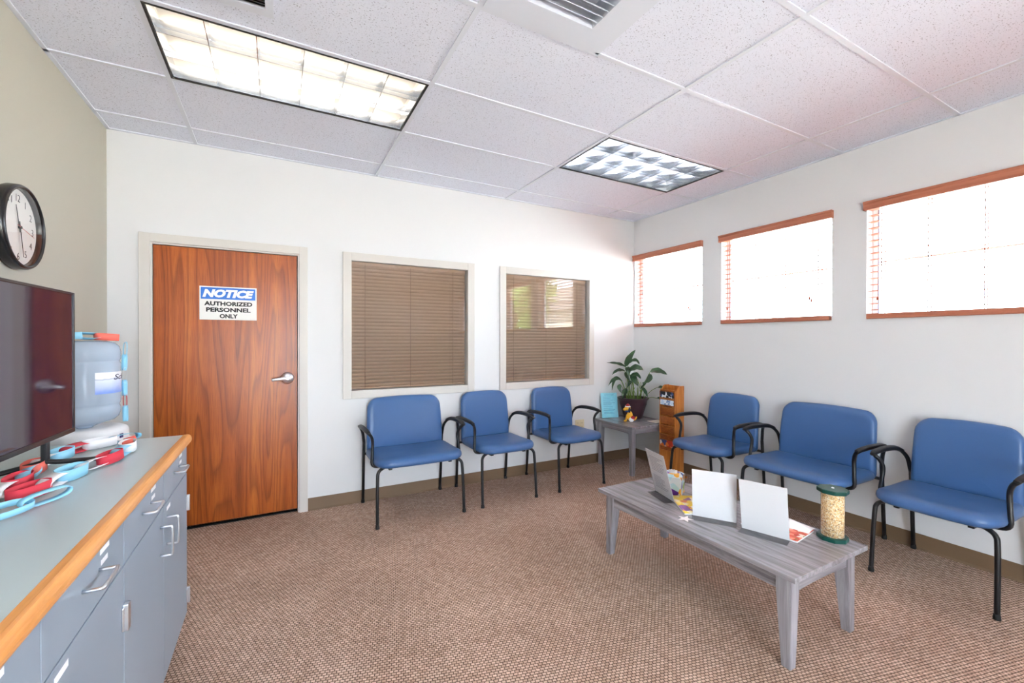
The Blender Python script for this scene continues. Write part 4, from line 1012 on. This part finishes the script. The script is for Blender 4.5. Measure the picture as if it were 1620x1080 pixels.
def paper_chain(pts, label, start=0, step=0.062, a=0.043, b=0.020, w=0.026, k=8, lift=0.013, normal=(0, 0, 1), order=None):
    path = catmull(pts, k); t = empty('paper_chain', (0, 0, 0), 0, label, 'paper chain', 'red white and blue paper chains')
    acc = [0.0]
    for p, q in zip(path, path[1:]): acc.append(acc[-1]+(q-p).length)
    n = max(1, int(acc[-1]/step)); rr = random.Random(start+11)
    for i in range(n+1):
        s = min(acc[-1]*i/n, acc[-1]-1e-4); j = max(x for x in range(len(acc)-1) if acc[x] <= s)
        f = (s-acc[j])/max(1e-6, acc[j+1]-acc[j]); p = path[j].lerp(path[j+1], f); d = (path[j+1]-path[j]).normalized()
        N = Vector(normal); N = (N-d*N.dot(d)).normalized(); side = N.cross(d)
        flat = i % 2 == 0
        # flat link: loop lies in the d/N plane (strip edge-on), otherwise it stands on its strip edge
        ax, az = (N, side) if flat else (side, N)
        tw = rr.uniform(-0.35, 0.35) if flat else rr.uniform(-0.12, 0.12); ax, az = ax*math.cos(tw)+az*math.sin(tw), az*math.cos(tw)-ax*math.sin(tw)
        bb = b*(0.55 if flat else 1.0)
        o = link('paper_link', link_mesh((order or ORDER)[(i+start) % len(order or ORDER)], a, bb, w), None, t)
        M = Matrix((d, ax, d.cross(ax))).transposed().to_4x4(); M.translation = p+N*lift
        o.matrix_local = M
    return t
z = CZ+0.004
BIG = dict(step=0.088, a=0.058, b=0.026, w=0.034)
paper_chain([(-0.655, 1.70, z), (-0.660, 1.80, z), (-0.668, 1.88, z), (-0.690, 2.00, z), (-0.672, 2.20, z), (-0.640, 2.27, z), (-0.595, 2.33, z), (-0.560, 2.37, z)], 'paper chain strand lying nearest the television', 0, lift=0.018, **BIG)
paper_chain([(-0.520, 2.27, z), (-0.500, 2.13, z), (-0.512, 2.00, z), (-0.530, 1.926, z), (-0.551, 1.870, z), (-0.565, 1.80, z), (-0.572, 1.72, z), (-0.590, 1.66, z)], 'paper chain strand lying along the middle of the counter', 3, lift=0.018, **BIG)
paper_chain([(-0.53, 1.580, z), (-0.56, 1.525, z), (-0.585, 1.47, z), (-0.60, 1.40, z)], 'short pale end of a paper chain at the left edge', 4, 0.075, 0.062, 0.030, 0.016, lift=0.018, order=['blue', 'white', 'blue', 'white', 'blue'])
# chain looped over the bottle
bz = 0.918+0.408
paper_chain([(WCX-0.09, WCY-0.09, bz-0.006), (WCX-0.03, WCY-0.095, bz+0.002), (WCX+0.03, WCY-0.070, bz+0.002), (WCX+0.085, WCY-0.03, bz-0.002)], 'paper chain lying on top of the water bottle', 0, 0.058, 0.046, 0.024, 0.032, lift=0.020, order=['white', 'blue', 'blue', 'coral', 'coral'])
def rim(a, dz, r=0.146):
    a = math.radians(a); return (WCX+r*(0.276*math.cos(a)+0.961*math.sin(a)), WCY+r*(-0.961*math.cos(a)+0.276*math.sin(a)), bz+dz)
paper_chain([rim(100, -0.045), rim(104, -0.11), rim(102, -0.17), rim(104, -0.23), rim(102, -0.29), rim(100, -0.36)], 'paper chain hanging behind the door side of the water bottle', 0, 0.062, 0.040, 0.013, 0.018, lift=0.0, normal=(1, 0.05, 0), order=['blue', 'blue', 'white', 'blue', 'red', 'blue'])

# ================================================================== outside
def entrance():  # unseen glazed door, added to light the room from behind
    x0, x1, z1 = ADDED_ENTRY[0], ADDED_ENTRY[1], ADDED_ENTRY[3]
    t = empty('door_2', ((x0+x1)/2, YREAR-WT/2, 0)); tag(t, 'added glazed double entrance door behind the viewer', kind='structure')
    a = (x1-x0)/2; f = 0.06
    link('door_frame', box_me([(-a, -a+f, -0.03, 0.03, 0, z1), (a-f, a, -0.03, 0.03, 0, z1), (-f, f, -0.03, 0.03, 0, z1), (-a+f, -f, -0.03, 0.03, z1-f, z1), (f, a-f, -0.03, 0.03, z1-f, z1), (-a+f, -f, -0.03, 0.03, 0, 0.10), (f, a-f, -0.03, 0.03, 0, 0.10)]), M_alu, t)
    for s in (-1, 1):
        link('door_pane', box_me((min(s*f, s*(a-f)), max(s*f, s*(a-f)), -0.002, 0.002, 0.10, z1-f)), M_glass, t)
        link('push_bar', tube_me([(s*0.09, 0.03, 1.0), (s*0.10, 0.08, 1.02), (s*(a-0.10), 0.08, 1.02), (s*(a-0.09), 0.03, 1.0)], 0.012, 8, 3), M_alu, t)
entrance()
tag(box('ground', (-30, 45, -35, 40, -0.4, -0.15), mat('pale_concrete', (186, 182, 174), 0.9, bump=(6, 0.3, 0.02))), 'pale concrete ground outside the windows', kind='structure')

def tree(x, y, h, r, label):
    t = empty('tree', (x, y, -0.15), 0, label, 'tree', 'trees outside the windows')
    link('trunk', tube_me([(0, 0, 0), (0.05, 0.03, h*0.35), (0.0, 0.0, h*0.7)], 0.14, 10, 4), mat('bark', (92, 74, 58), 0.9), t)
    rr = random.Random(int(x*10)); bm = bmesh.new()
    for k in range(900):
        while True:
            p = Vector((rr.uniform(-1, 1), rr.uniform(-1, 1), rr.uniform(-1, 1)))
            if 0.25 < p.length < 1: break
        c = Vector((p.x*r, p.y*r, h*0.68+p.z*h*0.36)); d = Vector((rr.gauss(0, 1), rr.gauss(0, 1), rr.gauss(0, 1))).normalized(); e = d.orthogonal().normalized(); q = 0.16
        bm.faces.new([bm.verts.new(c+v) for v in (d*q*1.6, e*q*0.6, -d*q*1.6, -e*q*0.6)])
    o = link('crown', from_bm(bm, 'crown'), mat('sunlit_leaves', (120, 150, 70), 0.6), t); o['kind'] = 'stuff'
tree(8.5, -8.0, 5.2, 1.7, 'green tree reflected in the interior window by the corner')
tree(12.0, -17.5, 6.0, 2.0, 'farther green tree outside the windows')
def brick_house():
    t = empty('brick_building', (16.0, -16.0, -0.15), 0, 'low pinkish brick building outside, seen only in reflections', 'building')
    m = mat('pink_brick', (178, 112, 96), 0.9); ns, ln, b = nodes_of(m); g = ns.new('ShaderNodeTexCoord'); mp = ns.new('ShaderNodeMapping'); mp.inputs['Rotation'].default_value = (PI/2, 0, PI/2)
    br = ns.new('ShaderNodeTexBrick'); br.inputs['Scale'].default_value = 1; br.inputs['Brick Width'].default_value = 0.21; br.inputs['Row Height'].default_value = 0.075; br.inputs['Mortar Size'].default_value = 0.006
    br.inputs['Color1'].default_value = lin((184, 116, 98)); br.inputs['Color2'].default_value = lin((160, 94, 80)); br.inputs['Mortar'].default_value = lin((196, 186, 174))
    ln.new(g.outputs['Object'], mp.inputs['Vector']); ln.new(mp.outputs['Vector'], br.inputs['Vector']); ln.new(br.outputs['Color'], b.inputs['Base Color'])
    link('wall', box_me((0, 6, -4.5, 2.5, 0, 3.4)), m, t)
    link('roof', prism_me([(-0.5, 3.4), (6.5, 3.4), (3.0, 5.4)], 'y', -5.0, 3.0), mat('grey_shingle', (120, 112, 108), 0.9), t)
    for yy in (-3.2, -1.0, 1.2):
        w = link('window', box_me((-0.05, 0.02, yy-0.5, yy+0.5, 1.0, 2.3)), M_sash, t); link('pane', box_me((-0.06, -0.05, yy-0.42, yy+0.42, 1.08, 2.22)), mat('dark_pane', (60, 70, 80), 0.1), w)
brick_house()
